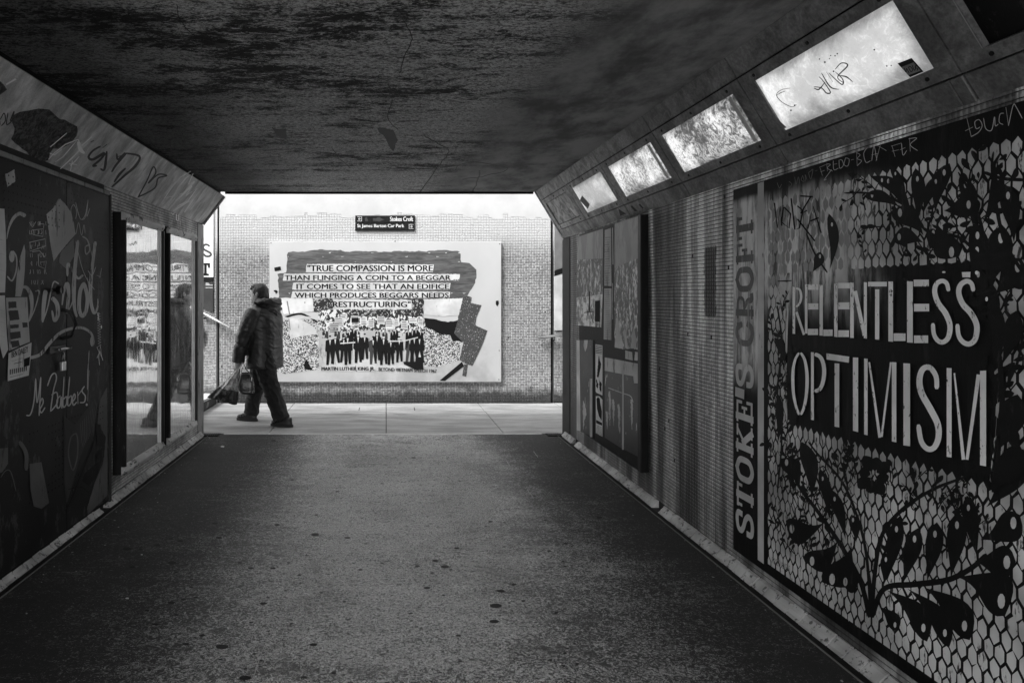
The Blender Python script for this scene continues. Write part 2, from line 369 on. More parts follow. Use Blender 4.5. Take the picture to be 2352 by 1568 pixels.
# paving slabs beyond the mouth, one object each
xs = [-6, -5.1, -4.2, -3.3, -2.36, -1.28, 0.0, 1.28, 2.35, 3.3, 4.2, 5.1, 6]
for j, (y0, y1, dx) in enumerate(((YP+.02, 8.62, 0), (8.63, YB, .0))):
    for i in range(len(xs)-1):
        a, b = xs[i]+.004, xs[i+1]-.004
        MB().bev(a, b, y0, y1-.004, -.045, random.uniform(-.002, .001), .004).build('paving_slab', mats['slab'], pave)
MB().box(-.36, -.352, 8.9, 9.15, .0005, .002).build('saw_cut', mats['black'], pave); MB().box(.37, .378, 8.9, 9.15, .0005, .002).build('saw_cut', mats['black'], pave)
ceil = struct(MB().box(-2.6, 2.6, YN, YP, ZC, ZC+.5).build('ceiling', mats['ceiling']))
wl = struct(MB().box(XL-.3, XL-.003, YN, YP, -.29, ZC).build('wall_left', mats['grout']))
wr = struct(MB().box(XR+.003, XR+.3, YN, YP, -.29, ZC).build('wall_right', mats['grout']))
wb = struct(MB().box(-2.335, 2.30, YB+.003, YB+.35, -.29, 3.7).build('wall_back', mats['groutB']))
# outer face of the underpass, seen only from outside
fac = struct(MB().box(-7, XL-.31, YP-.3, YP, -.29, 3.13).box(XR+.31, 7, YP-.3, YP, -.29, 3.13).build('portal_wall', mats['concrete']))
# wing walls either side of the back wall, turning away
def wing(name, x0, s, dy):
    L = 4.2; p0 = Vector((x0, YB+.02, 0)); d = Vector((s, dy, 0)).normalized(); n = Vector((d.y, -d.x, 0)) if s > 0 else Vector((-d.y, d.x, 0))
    if n.y > 0: n = -n
    o = MB(); P = [p0, p0+d*L, p0+d*L-n*.3, p0-n*.3]
    o.add([(p.x, p.y, -.29) for p in P]+[(p.x, p.y, 3.7) for p in P], [(0, 1, 2, 3), (4, 5, 6, 7), (0, 1, 5, 4), (1, 2, 6, 5), (2, 3, 7, 6), (3, 0, 4, 7)])
    w = struct(o.build(name, mats['groutB'])); pl = Plane()
    pl.m = lambda a, b, off: tuple(p0+d*a+n*(off+.003)+Vector((0, 0, b)))
    def q(x, y):
        ex = (x-VX)/F; # ray (ex,1)*Y hits line p0+d*a
        Y = (p0.x*d.y-p0.y*d.x)/(ex*d.y-d.x); a = (ex*Y-p0.x)*d.x+(Y-p0.y)*d.y
        return (a, CZ+(VY-y)*Y/F)
    pl.q = q; return w, pl
wwl, PWL = wing('wall_wing_left', -2.365, -1, .30)
wwr, PWR = wing('wall_wing_right', 2.33, 1, .10)
MB().box(-2.365, -2.335, YB+.012, YB+.3, -.04, 3.7).build('expansion_joint', mats['black'], wb); MB().box(2.30, 2.33, YB+.012, YB+.3, -.04, 3.7).build('expansion_joint', mats['black'], wb)
# ---- mosaic: real tiles with recessed joints
PT = .0224
def tiles(name, pl, a0, a1, b0, b1, mat, parent, holes=(), off=-.003, th=.003, single=0, jit=.0004):
    ga = .0009 if single else .0019; na = int(round((a1-a0)/PT)); nb = int(round((b1-b0)/PT)); g = .0019
    A, B = np.meshgrid(a0+PT*np.arange(na), b0+PT*np.arange(nb), indexing='ij'); A = A.ravel(); B = B.ravel()
    keep = np.ones(len(A), bool)
    for (h0, h1, k0, k1) in holes: keep &= ~((A >= h0) & (A+PT <= h1) & (B >= k0) & (B+PT <= k1))
    A, B = A[keep], B[keep]; rng = np.random.default_rng(3); keep = rng.random(len(A)) > .0014; A, B = A[keep], B[keep]; n = len(A)
    wob = .0012*np.sin(B*3.1+A*5)+.0006*np.sin(A*4+1)
    o2 = th+rng.normal(0, jit, n)
    def P(a, b, o):
        z = np.zeros_like(a); e0 = np.array(pl.m(0, 0, 0)); ea = np.array(pl.m(1, 0, 0))-e0; eb = np.array(pl.m(0, 1, 0))-e0; eo = np.array(pl.m(0, 0, 1))-e0
        return e0+a[:, None]*ea+b[:, None]*eb+(o+off)[:, None]*eo
    c = .0012; q = []
    for (da, db) in ((ga, g), (PT-ga, g), (PT-ga, PT-g), (ga, PT-g)): q.append(P(A+da, B+db+wob, np.zeros(n)))
    for (da, db) in ((ga+c*.5, g+c), (PT-ga-c*.5, g+c), (PT-ga-c*.5, PT-g-c), (ga+c*.5, PT-g-c)): q.append(P(A+da, B+db+wob, o2))
    V = np.stack(q, 1).reshape(-1, 3); base = (np.arange(n)*8)[:, None]
    Fq = np.concatenate([base+np.array(f) for f in ((4, 5, 6, 7), (0, 1, 5, 4), (1, 2, 6, 5), (2, 3, 7, 6), (3, 0, 4, 7))], 1).reshape(-1, 4)
    if single:
        # the nearest tiles in view as objects of their own, sharing one mesh
        idx = np.where((A > 1.98) & (A < 3.75) & (B < .1))[0]; idx = idx[np.argsort(A[idx])][:single]; rest = np.ones(n, bool); rest[idx] = False
        cell = None
        for i in idx:
            cen = (V[i*8:(i+1)*8].min(0)+V[i*8:(i+1)*8].max(0))/2
            if cell is None:
                mk_o = mk('tile', V[i*8:(i+1)*8], [(4, 5, 6, 7), (0, 1, 5, 4), (1, 2, 6, 5), (2, 3, 7, 6), (3, 0, 4, 7)], mat, parent, org=cen); cell = mk_o.data
            else: link('tile', cell, cen, None, parent)
        sel = np.repeat(rest, 5); Fq = Fq[sel]
    mk('tiling', V, Fq, mat, parent, kind='stuff')
tiles('t', PB, -2.332, 2.298, 0, 3.68, mats['tileB'], wb)
tiles('t', PWL, .02, 2.2, 0, 3.0, mats['tileB'], wwl); tiles('t', PWR, .02, 1.6, 0, 3.0, mats['tileB'], wwr)
tiles('t', PR, 1.2, YP-.29, .045, 2.13, mats['tileR'], wr, holes=[(1.2, 3.72, .125, 2.04), (5.1, 6.6, .25, 2.0)], single=230, jit=.0003)
tiles('t', PL, 4.82, YP-.22, .045, 2.28, mats['tileL'], wl, holes=[(5.05, 5.8, .25, 2.0), (6.1, 6.8, .25, 2.0)])
f = Flat(PB, .0012, native=True); top = [(-2.332, 3.69)]; x = -2.332; rq = random.Random(2)
while x < 2.29:
    w_ = PT*rq.choice((1, 2, 3, 4, 6)); z_ = 2.60+PT*rq.choice((-1, 0, 0, 1, 2))+.05*noise.noise((x*1.3, 0, 0)); top += [(x, z_), (min(x+w_, 2.296), z_)]; x += w_
top += [(2.296, 3.69)]; mm = M('painted over wall'); n_ = mm.noise(3, 5); mm.bump(mm.noise(50, 2), .2, .002); f.poly(top); f.build('paint_coat', mm.done(mm.mix(mm.ramp(n_, .3, .7), .47, .55), .6), wb)
# dirt line where the back wall meets the paving
f = Flat(flatZ(.0025, 1), 0, native=True); f.poly([(-2.3, YB-.035), (2.3, YB-.03), (2.3, YB), (-2.3, YB)], jag=.006); f.build('dirt_line', mats['black'], pave)
# ---- splays (the sloping faces between walls and ceiling)
def slab_on(T, B, n, y0, y1, th=.03): # solid behind the plane
    a = Vector((T[0], 0, T[1])); b = Vector((B[0], 0, B[1])); o = -n*th; V = []
    for y in (y0, y1): V += [(a.x, y, a.z), (b.x, y, b.z), (b.x+o.x, y, b.z+o.z), (a.x+o.x, y, a.z+o.z)]
    return V, [(0, 1, 5, 4), (1, 2, 6, 5), (2, 3, 7, 6), (3, 0, 4, 7), (0, 3, 2, 1), (4, 5, 6, 7)]
V, Fc = slab_on(LT, LB, nL, YN, YP-.03, .035); bl = struct(mk('bulkhead_left', V, Fc, mats['splay']))
MB().box(-1.83, -1.79, YN, YP-.03, 2.54, ZC).build('shadow_gap', mats['black'], bl)
dT = (RT[0]+.012, RT[1]); 
V, Fc = slab_on((RT[0]-nR.x*.03, RT[1]-nR.z*.03), (RB[0]-nR.x*.03, RB[1]-nR.z*.03), nR, YN, YP-.03, .03); br = struct(mk('bulkhead_right', V, Fc, mats['black']))
def panel(name, a0, a1, b0, b1, mat, parent, th=.022, hole=None, o0=0, bev=.003):
    """board on the right splay, optionally with an opening"""
    m = MB(); mp = PSR.m
    def bx(a0, a1, b0, b1):
        c = bev; d = bev/.597
        V = [mp(a, b, o0-th) for a, b in ((a0, b0), (a1, b0), (a1, b1), (a0, b1))]+[mp(a, b, o0-c) for a, b in ((a0, b0), (a1, b0), (a1, b1), (a0, b1))]+[mp(a, b, o0) for a, b in ((a0+c, b0+d), (a1-c, b0+d), (a1-c, b1-d), (a0+c, b1-d))]
        m.add(V, [(3, 2, 1, 0)]+[(i, (i+1) % 4, 4+(i+1) % 4, 4+i) for i in range(4)]+[(4+i, 4+(i+1) % 4, 8+(i+1) % 4, 8+i) for i in range(4)]+[(8, 9, 10, 11)])
    if not hole: bx(a0, a1, b0, b1)
    else:
        h0, h1, k0, k1 = hole; o_ = [(a0, b0), (a1, b0), (a1, b1), (a0, b1)]; i_ = [(h0, k0), (h1, k0), (h1, k1), (h0, k1)]
        V = [mp(a, b, o0) for a, b in o_]+[mp(a, b, o0) for a, b in i_]+[mp(a, b, o0-th) for a, b in i_]+[mp(a, b, o0-th) for a, b in o_]
        m.add(V, [(i, (i+1) % 4, 4+(i+1) % 4, 4+i) for i in range(4)]+[(4+i, 4+(i+1) % 4, 8+(i+1) % 4, 8+i) for i in range(4)]+[(12+i, 12+(i+1) % 4, (i+1) % 4, i) for i in range(4)])
    return m.build(name, mat, parent)
edges = [-.9, .12, 1.17, 2.21, 3.255, 4.30, 5.35, 6.375, YP-.045]
diffs = [None, None, (0.25, 1.10, 'dark'), (2.29-1.01, 2.10, 'dark'), (2.29, 3.15, 1), (3.345, 4.215, 2), (4.39, 5.24, 3), (5.42, 6.25, 4), (6.46, 7.28, 'dark')]
dm = {1: m_diff('clean diffuser', .95, .22, 1, 2.29, 3.15), 2: m_diff('scratched diffuser', 1., 1., 4, 3.345, 4.215), 3: m_diff('scorched diffuser', .95, .85, 9, 4.39, 5.24), 4: m_diff('dim diffuser', .6, .25, 13, 5.42, 6.25)}
mm = M('dead diffuser'); a = mm.noise(8, 5, .7, dist=1.2, loc=(2, 0, 0)); deadm = mm.done(mm.mix(mm.ramp(a, .35, .62), .08, .5), .5)
desc = {4: 'large lit ceiling light nearest the camera, scribbled diffuser with a black sticker', 5: 'lit ceiling light with heavily scratched diffuser, second from the camera among the lit ones',
        6: 'lit ceiling light with blotchy burnt diffuser, third lit one from the camera', 7: 'dim pale ceiling light with a small dark label stuck on it',
        8: 'unlit ceiling light at the tunnel mouth, dark stained diffuser', 3: 'dark unlit ceiling light at the top right corner, empty recess'}
lights = {}
for i in range(1, 9):
    a0, a1 = edges[i-1]+.004, edges[i]-.004
    if i < 3: continue
    for b0, b1 in ((.0, .192), (.828, .995)):
        panel('cladding_panel', a0+.055 if b0 > .5 else a0, a1, b0, b1, mats['clad'], br)
        if b0 > .5: panel('cladding_strip', a0, a0+.05, b0, b1, mats['clad'], br, o0=.002)
    d = diffs[i]; h = (d[0], d[1], .285, .735)
    cen = PSR.m((a0+a1)/2, .5, 0)
    L = empty('ceiling_light', cen, desc[i], 'light', 'light boxes along the right splay'); lights[i] = L
    panel('frame', a0, a1, .203, .818, mats['clad'], L, hole=h)
    k = d[2]
    if k == 'dark':
        panel('diffuser', d[0]+.002, d[1]-.002, .29, .73, deadm if i == 8 else mats['black'], L, th=.006, o0=-.035 if i == 3 else -.012)
        if i == 8:
            f = Flat(PSR, -.0105, native=True); f.poly([(6.62, .55), (6.66, .55), (6.63, .70), (6.56, .70)]); f.poly([(6.53, .60), (6.60, .60), (6.60, .72), (6.51, .72)]); f.build('torn_label', mats['paper'], L)
        if i == 3:
            f = Flat(PSR, .0006, native=True); f.poly([(2.102, .285), (2.106, .285), (2.106, .735), (2.102, .735)]); f.build('bright_edge', mats['trim'], L)
    else:
        # vacuum formed cover: flange at the frame, domed slightly proud
        m = MB(); N = 14; Mm = 10
        V = []
        for q in range(N+1):
            for r in range(Mm+1):
                u, v = q/N, r/Mm; e = min(1, min(u, 1-u)*9)*min(1, min(v, 1-v)*6); V.append(PSR.m(d[0]+.001+(d[1]-d[0]-.002)*u, .286+.448*v, -.006+.018*math.sin(e*math.pi/2)))
        m.add(V, [(q*(Mm+1)+r, (q+1)*(Mm+1)+r, (q+1)*(Mm+1)+r+1, q*(Mm+1)+r+1) for q in range(N) for r in range(Mm)])
        m.build('diffuser', dm[k], L, smooth=True)
        if k in (2, 3): panel('end_strip', d[0]-.002, d[0]+.035, .30, .72, mats['paper'], L, th=.003, o0=.016)
    for aa in (a0+.12, (a0+a1)/2, a1-.12):
        for b in (.243, .777):
            mb = MB(); mb.tube([PSR.m(aa, b, -.001), PSR.m(aa, b, .003)], .008, 8); mb.build('screw', mats['black'], L)
# scribbles and stickers on the lit covers
f = Flat(PSR, .0135, ZLB)
for s_ in ([(700, 680), (760, 690), (800, 730), (830, 720), (770, 630), (740, 600)], [(760, 570), (830, 680), (900, 700)], [(820, 570), (920, 660), (930, 620), (870, 560)], [(870, 540), (920, 490), (970, 510), (890, 600), (940, 650)], [(900, 590), (960, 600), (1010, 640)], [(700, 690), (740, 700), (790, 640)], [(800, 560), (850, 640)]): f.stroke(s_, 11, taper=(.5, 1, .4))
for s_ in ([(515, 690), (440, 705), (400, 745), (440, 800), (520, 840), (560, 820)], [(400, 750), (430, 730), (470, 715)]): f.stroke(s_, 6, taper=(.4, 1, .5))
for x, y in ((745, 458), (835, 430), (870, 432), (888, 415), (788, 483), (825, 455), (515, 868), (545, 828), (858, 556), (1185, 382), (1285, 512), (1320, 508)): f.disc(x, y, random.uniform(4, 8))
f.build('scribble', mats['marker'], lights[4])
f = Flat(PSR, .0135, ZLB); f.poly([(1370, 492), (1483, 448), (1578, 556), (1470, 602)]); f.build('sticker', mats['black'], lights[4])
f = Flat(PSR, .0142, ZLB); f.poly([(1402, 520), (1500, 482), (1556, 548), (1455, 586)]); f.build('sticker_print', mats['mid'], lights[4])
f = Flat(PSR, .0150, ZLB)
for s_ in ([(1425, 525), (1440, 560), (1445, 530), (1465, 565)], [(1460, 520), (1480, 555), (1495, 540), (1475, 515), (1460, 520)], [(1490, 505), (1510, 545), (1520, 510)], [(1535, 515), (1520, 505), (1515, 525), (1535, 530), (1530, 545)]): f.stroke(s_, 6)
f.build('sticker_lettering', mats['black'], lights[4])
f = Flat(PSR, .0135, ZLB); f.poly([(365, 905), (400, 930), (480, 1005), (455, 1015), (400, 960)]); f.build('peeling_corner', mats['mid'], lights[4])
ZR4 = Z(7.35, 1320, 440)
f = Flat(PSR, .0135, ZR4); f.poly([(765, 260), (905, 415), (870, 505), (725, 350)]); f.build('label_plate', mats['mid'], lights[7])
f = Flat(PSR, .0006, ZR4); f.poly([(1395, 515), (1535, 600), (1430, 640)]); f.poly([(1635, 450), (1740, 550), (1690, 560), (1620, 480)]); f.poly([(1780, 420), (1850, 500), (1830, 510), (1760, 440)]); f.build('paint_patch', mats['black'], br)
f = Flat(PSR, .0006, Z4)
for s_ in ([(630, 540), (610, 560), (640, 580), (670, 520), (690, 550), (710, 495)], [(720, 490), (705, 515), (735, 510), (745, 475), (760, 495)], [(770, 440), (745, 470), (760, 490), (795, 465), (800, 430), (775, 440)]): f.stroke(s_, 3)
f.build('graffiti_tag', mats['mid'], br)
# edging round the mouth
E_ = MB(); t = .028
E_.box(XL-.0025, XL+.006, YP-.21, YP+.012, -.02, LB[1]-.012); E_.build('edge_trim', mats['trim'], wl)
E_ = MB(); E_.box(XR-.005, XR+.0025, YP-.28, YP+.012, -.02, RB[1]-.012); E_.build('edge_trim', mats['dark'], wr)
def slant(T, B, n, pa, mat, dep=.02):
    a = Vector((T[0], 0, T[1])); b = Vector((B[0], 0, B[1])); V = []
    for y in (YP-.028, YP+.01): V += [(a.x+n.x*dep, y, a.z+n.z*dep), (b.x+n.x*dep, y, b.z+n.z*dep), (b.x-n.x*.05, y, b.z-n.z*.05), (a.x-n.x*.05, y, a.z-n.z*.05)]
    return mk('edge_trim', V, [(0, 1, 5, 4), (1, 2, 6, 5), (2, 3, 7, 6), (3, 0, 4, 7), (0, 3, 2, 1), (4, 5, 6, 7)], mat, pa)
slant(LT, LB, nL, bl, mats['trim']); slant(RT, RB, nR, br, mats['clad'], .002)
MB().box(-1.75, 1.60, YP+.002, YP+.03, ZC-.02, ZC+.06).build('edge_trim', mats['black'], ceil)
# cracks and patches on the ceiling
f = Flat(PC, .0008); g_ = Z(1.68, 0, 0)
for s_, w in (([(725, 20), (740, 80), (790, 140), (880, 180), (960, 220), (1060, 260), (1160, 295), (1300, 335)], 4), ([(1660, 90), (1690, 160), (1660, 230), (1640, 300)], 5), ([(1740, 555), (1800, 590), (1842, 620), (1790, 690), (1720, 790)], 5), ([(1590, 340), (1610, 400), (1590, 480), (1630, 530)], 4), ([(800, 375), (880, 365), (950, 335)], 6), ([(1360, 600), (1390, 650), (1440, 690)], 3), ([(1870, 700), (1880, 680), (1940, 665), (2080, 690), (2000, 720), (1900, 735)], 4), ([(1970, 700), (1960, 740), (1940, 785)], 7)):
    q = [(p[0]+random.uniform(-3, 3), p[1]+random.uniform(-2, 2)) for p in spl(s_, 5)]; f.stroke([g_(p) for p in q], w*.45, sm=False)
f.build('crack', mats['black'], ceil)
f = Flat(PC, .0006, g_); f.poly([(880, 175), (930, 175), (935, 195), (890, 200)], jag=4); f.poly([(1110, 525), (1170, 530), (1180, 570), (1150, 565)], jag=4); f.poly([(1545, 525), (1610, 530), (1630, 575), (1610, 625), (1580, 570)], jag=4)
f.build('dark_patch', mats['dark'], ceil)
# ---- cove tiles along both walls, one object per tile
def cove(X, s, parent, y0, y1, seed):
    rnd = random.Random(seed); prof = [(0, .046), (.008, .046), (.018, .040), (.028, .024), (.040, .012), (.050, .006), (.053, -.02), (0, -.02)]
    meshes = []
    for v in range(4):
        m = MB(); L = .0915; pr = [(a+rnd.uniform(-.003, .003) if 0 < i < 6 else a, b+rnd.uniform(-.003, .003) if 0 < i < 6 else b) for i, (a, b) in enumerate(prof)]
        m.prism(pr, 0, L, lambda a, b, t: (s*a, t, b)); meshes.append(m)
    data = []
    y = y0; k = 0
    while y < y1:
        v = rnd.randrange(4); org = (X, y, 0)
        if rnd.random() > .04:
            if v >= len(data) or not data[v:]: pass
            dct.setdefault((s, v), None)
            if dct[(s, v)] is None:
                o = mk('cove_tile', np.array(meshes[v].v)+np.array(org), meshes[v].f, mats['cove'], parent, org=org); dct[(s, v)] = o.data
            else: o = link('cove_tile', dct[(s, v)], org, None, parent)
            o.location.z += rnd.uniform(-.002, .002); o.rotation_euler.z = rnd.uniform(-.02, .02); o.location.x += s*rnd.uniform(-.001, .003)
        y += .1
dct = {}
cove(XL, 1, wl, 1.6, YP-.13, 1); cove(XR, -1, wr, 1.2, YP-.13, 2)
for X, s, nm in ((XL, 1, wl), (XR, -1, wr)):
    m = MB(); x0, x1 = sorted((X+s*.058, X+s*.092)); m.box(x0, x1, YN, YP-.05, .0005, .003); m.build('gutter_channel', mats['black'], floor)
    m = MB(); x0, x1 = sorted((X+s*.093, X+s*.097)); m.box(x0, x1, YN, YP-.05, .0005, .007); m.build('gutter_edging', mats['mid'], floor)
# metal strip at the threshold and the two little grates
MB().box(XL+.24, XR-.24, YP-.055, YP-.015, -.001, .006).build('threshold_strip', mats['zinc'], floor)
for X, s, t_ in ((XL, 1, 'left'), (XR, -1, 'right')):
    x0, x1 = sorted((X+s*.05, X+s*.2)); G = empty('drain_grate', ((x0+x1)/2, YP-.08, 0), 'small dark metal drain grate in the floor at the %s corner of the tunnel mouth' % t_, 'drain grate')
    MB().box(x0, x1, YP-.16, YP-.03, .001, .0085).build('pan', mats['black'], G)
    for k in range(6): MB().bev(x0+.012+k*.022, x0+.022+k*.022, YP-.15, YP-.04, .009, .014, .001).build('bar', mats['dmetal'], G)
# gum, litter on the floor
gz = Z(1.96, 300, 1000); f = Flat(PF, .0008, gz)
spots = [(920, 597, 20), (235, 732, 22), (475, 1133, 32), (1540, 750, 20), (1495, 722, 16), (1785, 937, 30), (1777, 1012, 24), (912, 1123, 20), (672, 926, 18), (1598, 662, 13), (460, 612, 16), (232, 922, 18), (718, 758, 14), (738, 550, 14), (155, 1025, 16), (585, 1282, 30), (866, 1280, 16), (1810, 866, 18), (1872, 835, 13), (1758, 535, 10), (1075, 612, 15), (1137, 765, 12), (560, 732, 12), (612, 757, 14), (20, 665, 22), (275, 628, 15), (165, 646, 14), (440, 543, 13), (1410, 748, 12), (1455, 852, 16), (2118, 640, 12), (2280, 515, 14), (2040, 675, 11), (1970, 412, 8), (1390, 229, 10), (1026, 391, 9), (485, 365, 9), (1240, 353, 8), (290, 908, 12), (350, 897, 10), (115, 960, 12), (375, 1080, 12), (845, 790, 10), (950, 875, 9), (1570, 765, 9), (1990, 693, 8), (302, 1120, 16), (1605, 1080, 14), (720, 148, 12), (810, 335, 9), (880, 697, 9), (1240, 735, 9), (1480, 780, 10), (650, 545, 8), (230, 617, 10), (45, 752, 14), (695, 898, 9)]
for x, y, r in spots: f.disc(x, y, r*1.0, r*.36)
rr = random.Random(5)
for k in range(90):
    x, y = gz((rr.uniform(20, 2200), rr.uniform(150, 1260))); f.c = ID; r = rr.uniform(2, 5)*(.4+(y-990)/600); f.disc(x, y, r, r*.38)
f.build('gum_spots', mats['black'], floor, kind='stuff')
f = Flat(PF, .0012, gz)
for x, y, r in ((476, 176, 10), (822, 717, 9), (1448, 620, 8), (850, 563, 8), (1385, 1254, 8), (1408, 1030, 6), (1060, 1185, 14), (865, 345, 12), (90, 693, 6), (575, 1252, 5), (20, 902, 10), (985, 745, 7), (960, 750, 6), (1385, 128, 9), (610, 955, 5), (815, 858, 5), (1735, 1245, 7), (925, 1188, 6), (1730, 820, 4)):
    f.poly([(x-r, y), (x-r*.2, y-r*.45), (x+r, y-r*.2), (x+r*.7, y+r*.4), (x-r*.4, y+r*.3)])
f.build('litter_scraps', mats['paper'], floor, kind='stuff')
f = Flat(PF, .0015, native=True)
for k in range(150):
    sd = rr.choice((-1, 1)); X = (XL if sd < 0 else XR)-sd*abs(rr.gauss(.10, .12)); Y = rr.uniform(2.2, YP-.1); q = rr.uniform(.003, .011); a0 = rr.uniform(0, 3.1)
    if XL+.06 < X < XR-.06: f.poly([(X+q*math.cos(a0), Y+q*math.sin(a0)), (X+q*.7*math.cos(a0+1.7), Y+q*.7*math.sin(a0+1.7)), (X+q*math.cos(a0+3.3), Y+q*math.sin(a0+3.3)), (X+q*.5*math.cos(a0+4.6), Y+q*.5*math.sin(a0+4.6))])
f.build('litter_crumbs', mats['paper2'], floor, kind='stuff')
f = Flat(PF, .001, gz)
for a, b in (((1800, 500), (1870, 655)), ((1870, 655), (1975, 850)), ((1975, 850), (2060, 1025)), ((1575, 503), (1615, 660)), ((1835, 240), (1852, 270)), ((1760, 425), (1768, 455)), ((1935, 380), (1965, 425)), ((2195, 755), (2258, 836)), ((2140, 1190), (2195, 1290)), ((690, 1090), (620, 1290)), ((1615, 658), (1800, 660)), ((1940, 655), (2090, 660)), ((1765, 980), (2160, 985)), ((1965, 200), (1985, 225)), ((2330, 960), (2352, 1000)), ((505, 790), (490, 830)), ((1120, 510), (1135, 560)), ((430, 930), (415, 960)), ((1405, 990), (1410, 1030))):
    n_ = 6; f.stroke([(a[0]+(b[0]-a[0])*i/n_+rr.uniform(-2, 2), a[1]+(b[1]-a[1])*i/n_+rr.uniform(-2, 2)) for i in range(n_+1)], 2.1, sm=False)
f.build('scratch_lines', mats['pale'], floor, kind='stuff')

# ================================================================ GRAFFITI ON THE LEFT SPLAY
mm = M('spalled concrete'); n1 = mm.noise(30, 6, .75, dist=1); mm.bump(n1, 1, .03); mats['spall'] = mm.done(mm.mix(mm.ramp(n1, .4, .65), .03, .16), .9)
f = Flat(PSL, .0008, ZS); f.poly([(90, 660), (150, 625), (260, 610), (400, 605), (440, 660), (520, 700), (560, 725), (612, 745), (618, 820), (580, 860), (520, 905), (430, 930), (380, 1010), (330, 1025), (240, 985), (150, 900), (90, 850), (110, 760)], jag=9); f.poly([(-30, 350), (10, 400), (50, 460), (10, 500), (-30, 490)], jag=8)
f.build('spalled_patch', mats['spall'], bl)
f = Flat(PSL, .0016, ZS)
for s_ in ([(385, 1010), (430, 960), (520, 890), (620, 850), (560, 920), (500, 990), (440, 1030)], [(480, 1085), (560, 1010), (640, 930)], [(620, 850), (650, 900), (730, 830)], [(400, 910), (530, 800)], [(560, 1060), (600, 1020), (630, 985)], [(575, 1020), (560, 1100)], [(550, 1045), (610, 1050)], [(395, 960), (430, 975), (490, 930)]): f.stroke(s_, 11, sm=False, taper=(.6, 1, .5))
f.stroke([(620, 870), (640, 930), (670, 960)], 34, taper=(.5, 1, .5)); f.stroke([(50, 410), (120, 370)], 40, taper=(.6, 1, .6))
f.build('graffiti_tag', mats['scrawl'], bl)
f = Flat(PSL, .0016, ZS)
for s_ in ([(800, 905), (740, 940), (705, 990), (740, 1010), (830, 960), (800, 1010), (740, 1060), (770, 1060)], [(850, 945), (845, 1000), (830, 1090), (800, 1085)], [(930, 965), (940, 1010), (1000, 960), (920, 1060), (890, 1110)], [(930, 990), (985, 975)], [(1000, 960), (1110, 985), (1080, 1060), (990, 1140), (890, 1230)], [(1000, 1080), (950, 1130), (910, 1190)]): f.stroke(s_, 22, taper=(.6, 1, .6))
for s_ in ([(1100, 1310), (1170, 1180), (1220, 1070), (1240, 1120), (1180, 1200), (1260, 1130), (1330, 1140), (1260, 1160), (1230, 1240), (1100, 1310)], [(820, 915), (850, 890)], [(745, 860), (725, 870)]): f.stroke(s_, 11)
for s_ in ([(0, 690), (30, 640), (40, 700), (10, 740)], [(60, 640), (50, 730), (90, 700), (110, 625), (80, 700), (110, 680)], [(-20, 650), (0, 730)]): f.stroke(s_, 9)
f.build('graffiti_tag', mats['dark'], bl)
f = Flat(PSL, .0022, ZS)
for s_ in ([(1520, 1105), (1440, 1150), (1370, 1230), (1310, 1320), (1385, 1300), (1420, 1230), (1480, 1160), (1540, 1120), (1500, 1210), (1550, 1185), (1470, 1270), (1400, 1340), (1530, 1220), (1480, 1300), (1570, 1240), (1500, 1340), (1420, 1380), (1380, 1420), (1480, 1360), (1540, 1330), (1470, 1430)], [(1430, 1290), (1480, 1270)]): f.stroke(s_, 12, sm=False, taper=(.6, 1, .8))
f.build('graffiti_tag', mats['scrawl'], bl)

# ================================================================ PAINTED CUPBOARD DOORS, LEFT WALL
D = empty('cupboard_doors', (XL, 3.9, .02), 'tall black metal cupboard doors on the left wall covered in faded painted lettering', 'door')
def leafdoor(y0, y1): 
    return MB().bev(XL-.003, XL+.030, y0, y1, .055, 2.195, .004).build('door_leaf', mats['door'], D)
for y0, y1 in ((2.75, 3.32), (3.325, 4.185), (4.192, 4.83)): leafdoor(y0, y1)
MB().bev(XL-.003, XL+.036, 4.835, 4.86, .03, 2.21, .003).build('frame', mats['dark'], D); MB().bev(XL-.003, XL+.034, 2.6, 4.834, 2.197, 2.225, .004).build('frame', mats['trim'], D)
MB().bev(XL-.003, XL+.02, 2.6, 4.834, .03, .052, .003).build('frame', mats['black'], D)
PD = wallX(XL+.030, 1)
f = Flat(PD, .0006, native=True); rr = random.Random(9)
for (y0, y1, z0, z1) in ((4.25, 4.8, 1.45, 2.15), (3.5, 4.1, 1.9, 2.15), (3.75, 4.75, .35, .75), (2.9, 3.5, 1.3, 2.1)):
    y = y0
    while y < y1:
        z = z0
        while z < z1:
            if noise.noise((y*3, z*3, 0)) > -.1: f.disc(y, z, .0055, n=6)
            z += .042
        y += .042
f.build('perforations', mats['print'], D, kind='stuff')
f = Flat(PD, .001, ZA)
for p in ([(395, 80), (450, 30), (500, -60), (560, 0), (600, 60), (640, 250), (520, 390), (455, 480), (430, 350), (410, 200)],): f.poly(p, jag=2)
f.poly([(45, -260), (120, -300), (130, -200), (60, -150)], jag=3)
f.build('torn_poster', mats['paper2'], D)
f = Flat(PD, .001, ZA); f.poly([(520, 395), (625, 285), (632, 430), (560, 545), (498, 485)], jag=3); f.build('torn_poster', mats['mid'], D)
f = Flat(PD, .0016, ZA); q = f.stroke
f.stroke([(212, 95), (165, 75), (115, 110), (75, 190), (55, 290)], 34, taper=(1, .8, .15)); f.disc(98, 440, 24, 50); f.stroke([(110, 395), (138, 450), (135, 560), (100, 645), (62, 610)], 13)
f.poly([(203, 335), (213, 390), (208, 560), (196, 700), (175, 780), (125, 780), (140, 600), (170, 440)]); f.stroke([(185, 700), (225, 705), (260, 770), (268, 880), (245, 990)], 38, taper=(.5, 1, .3)); f.stroke([(245, 990), (295, 880), (330, 740), (300, 735)], 10)
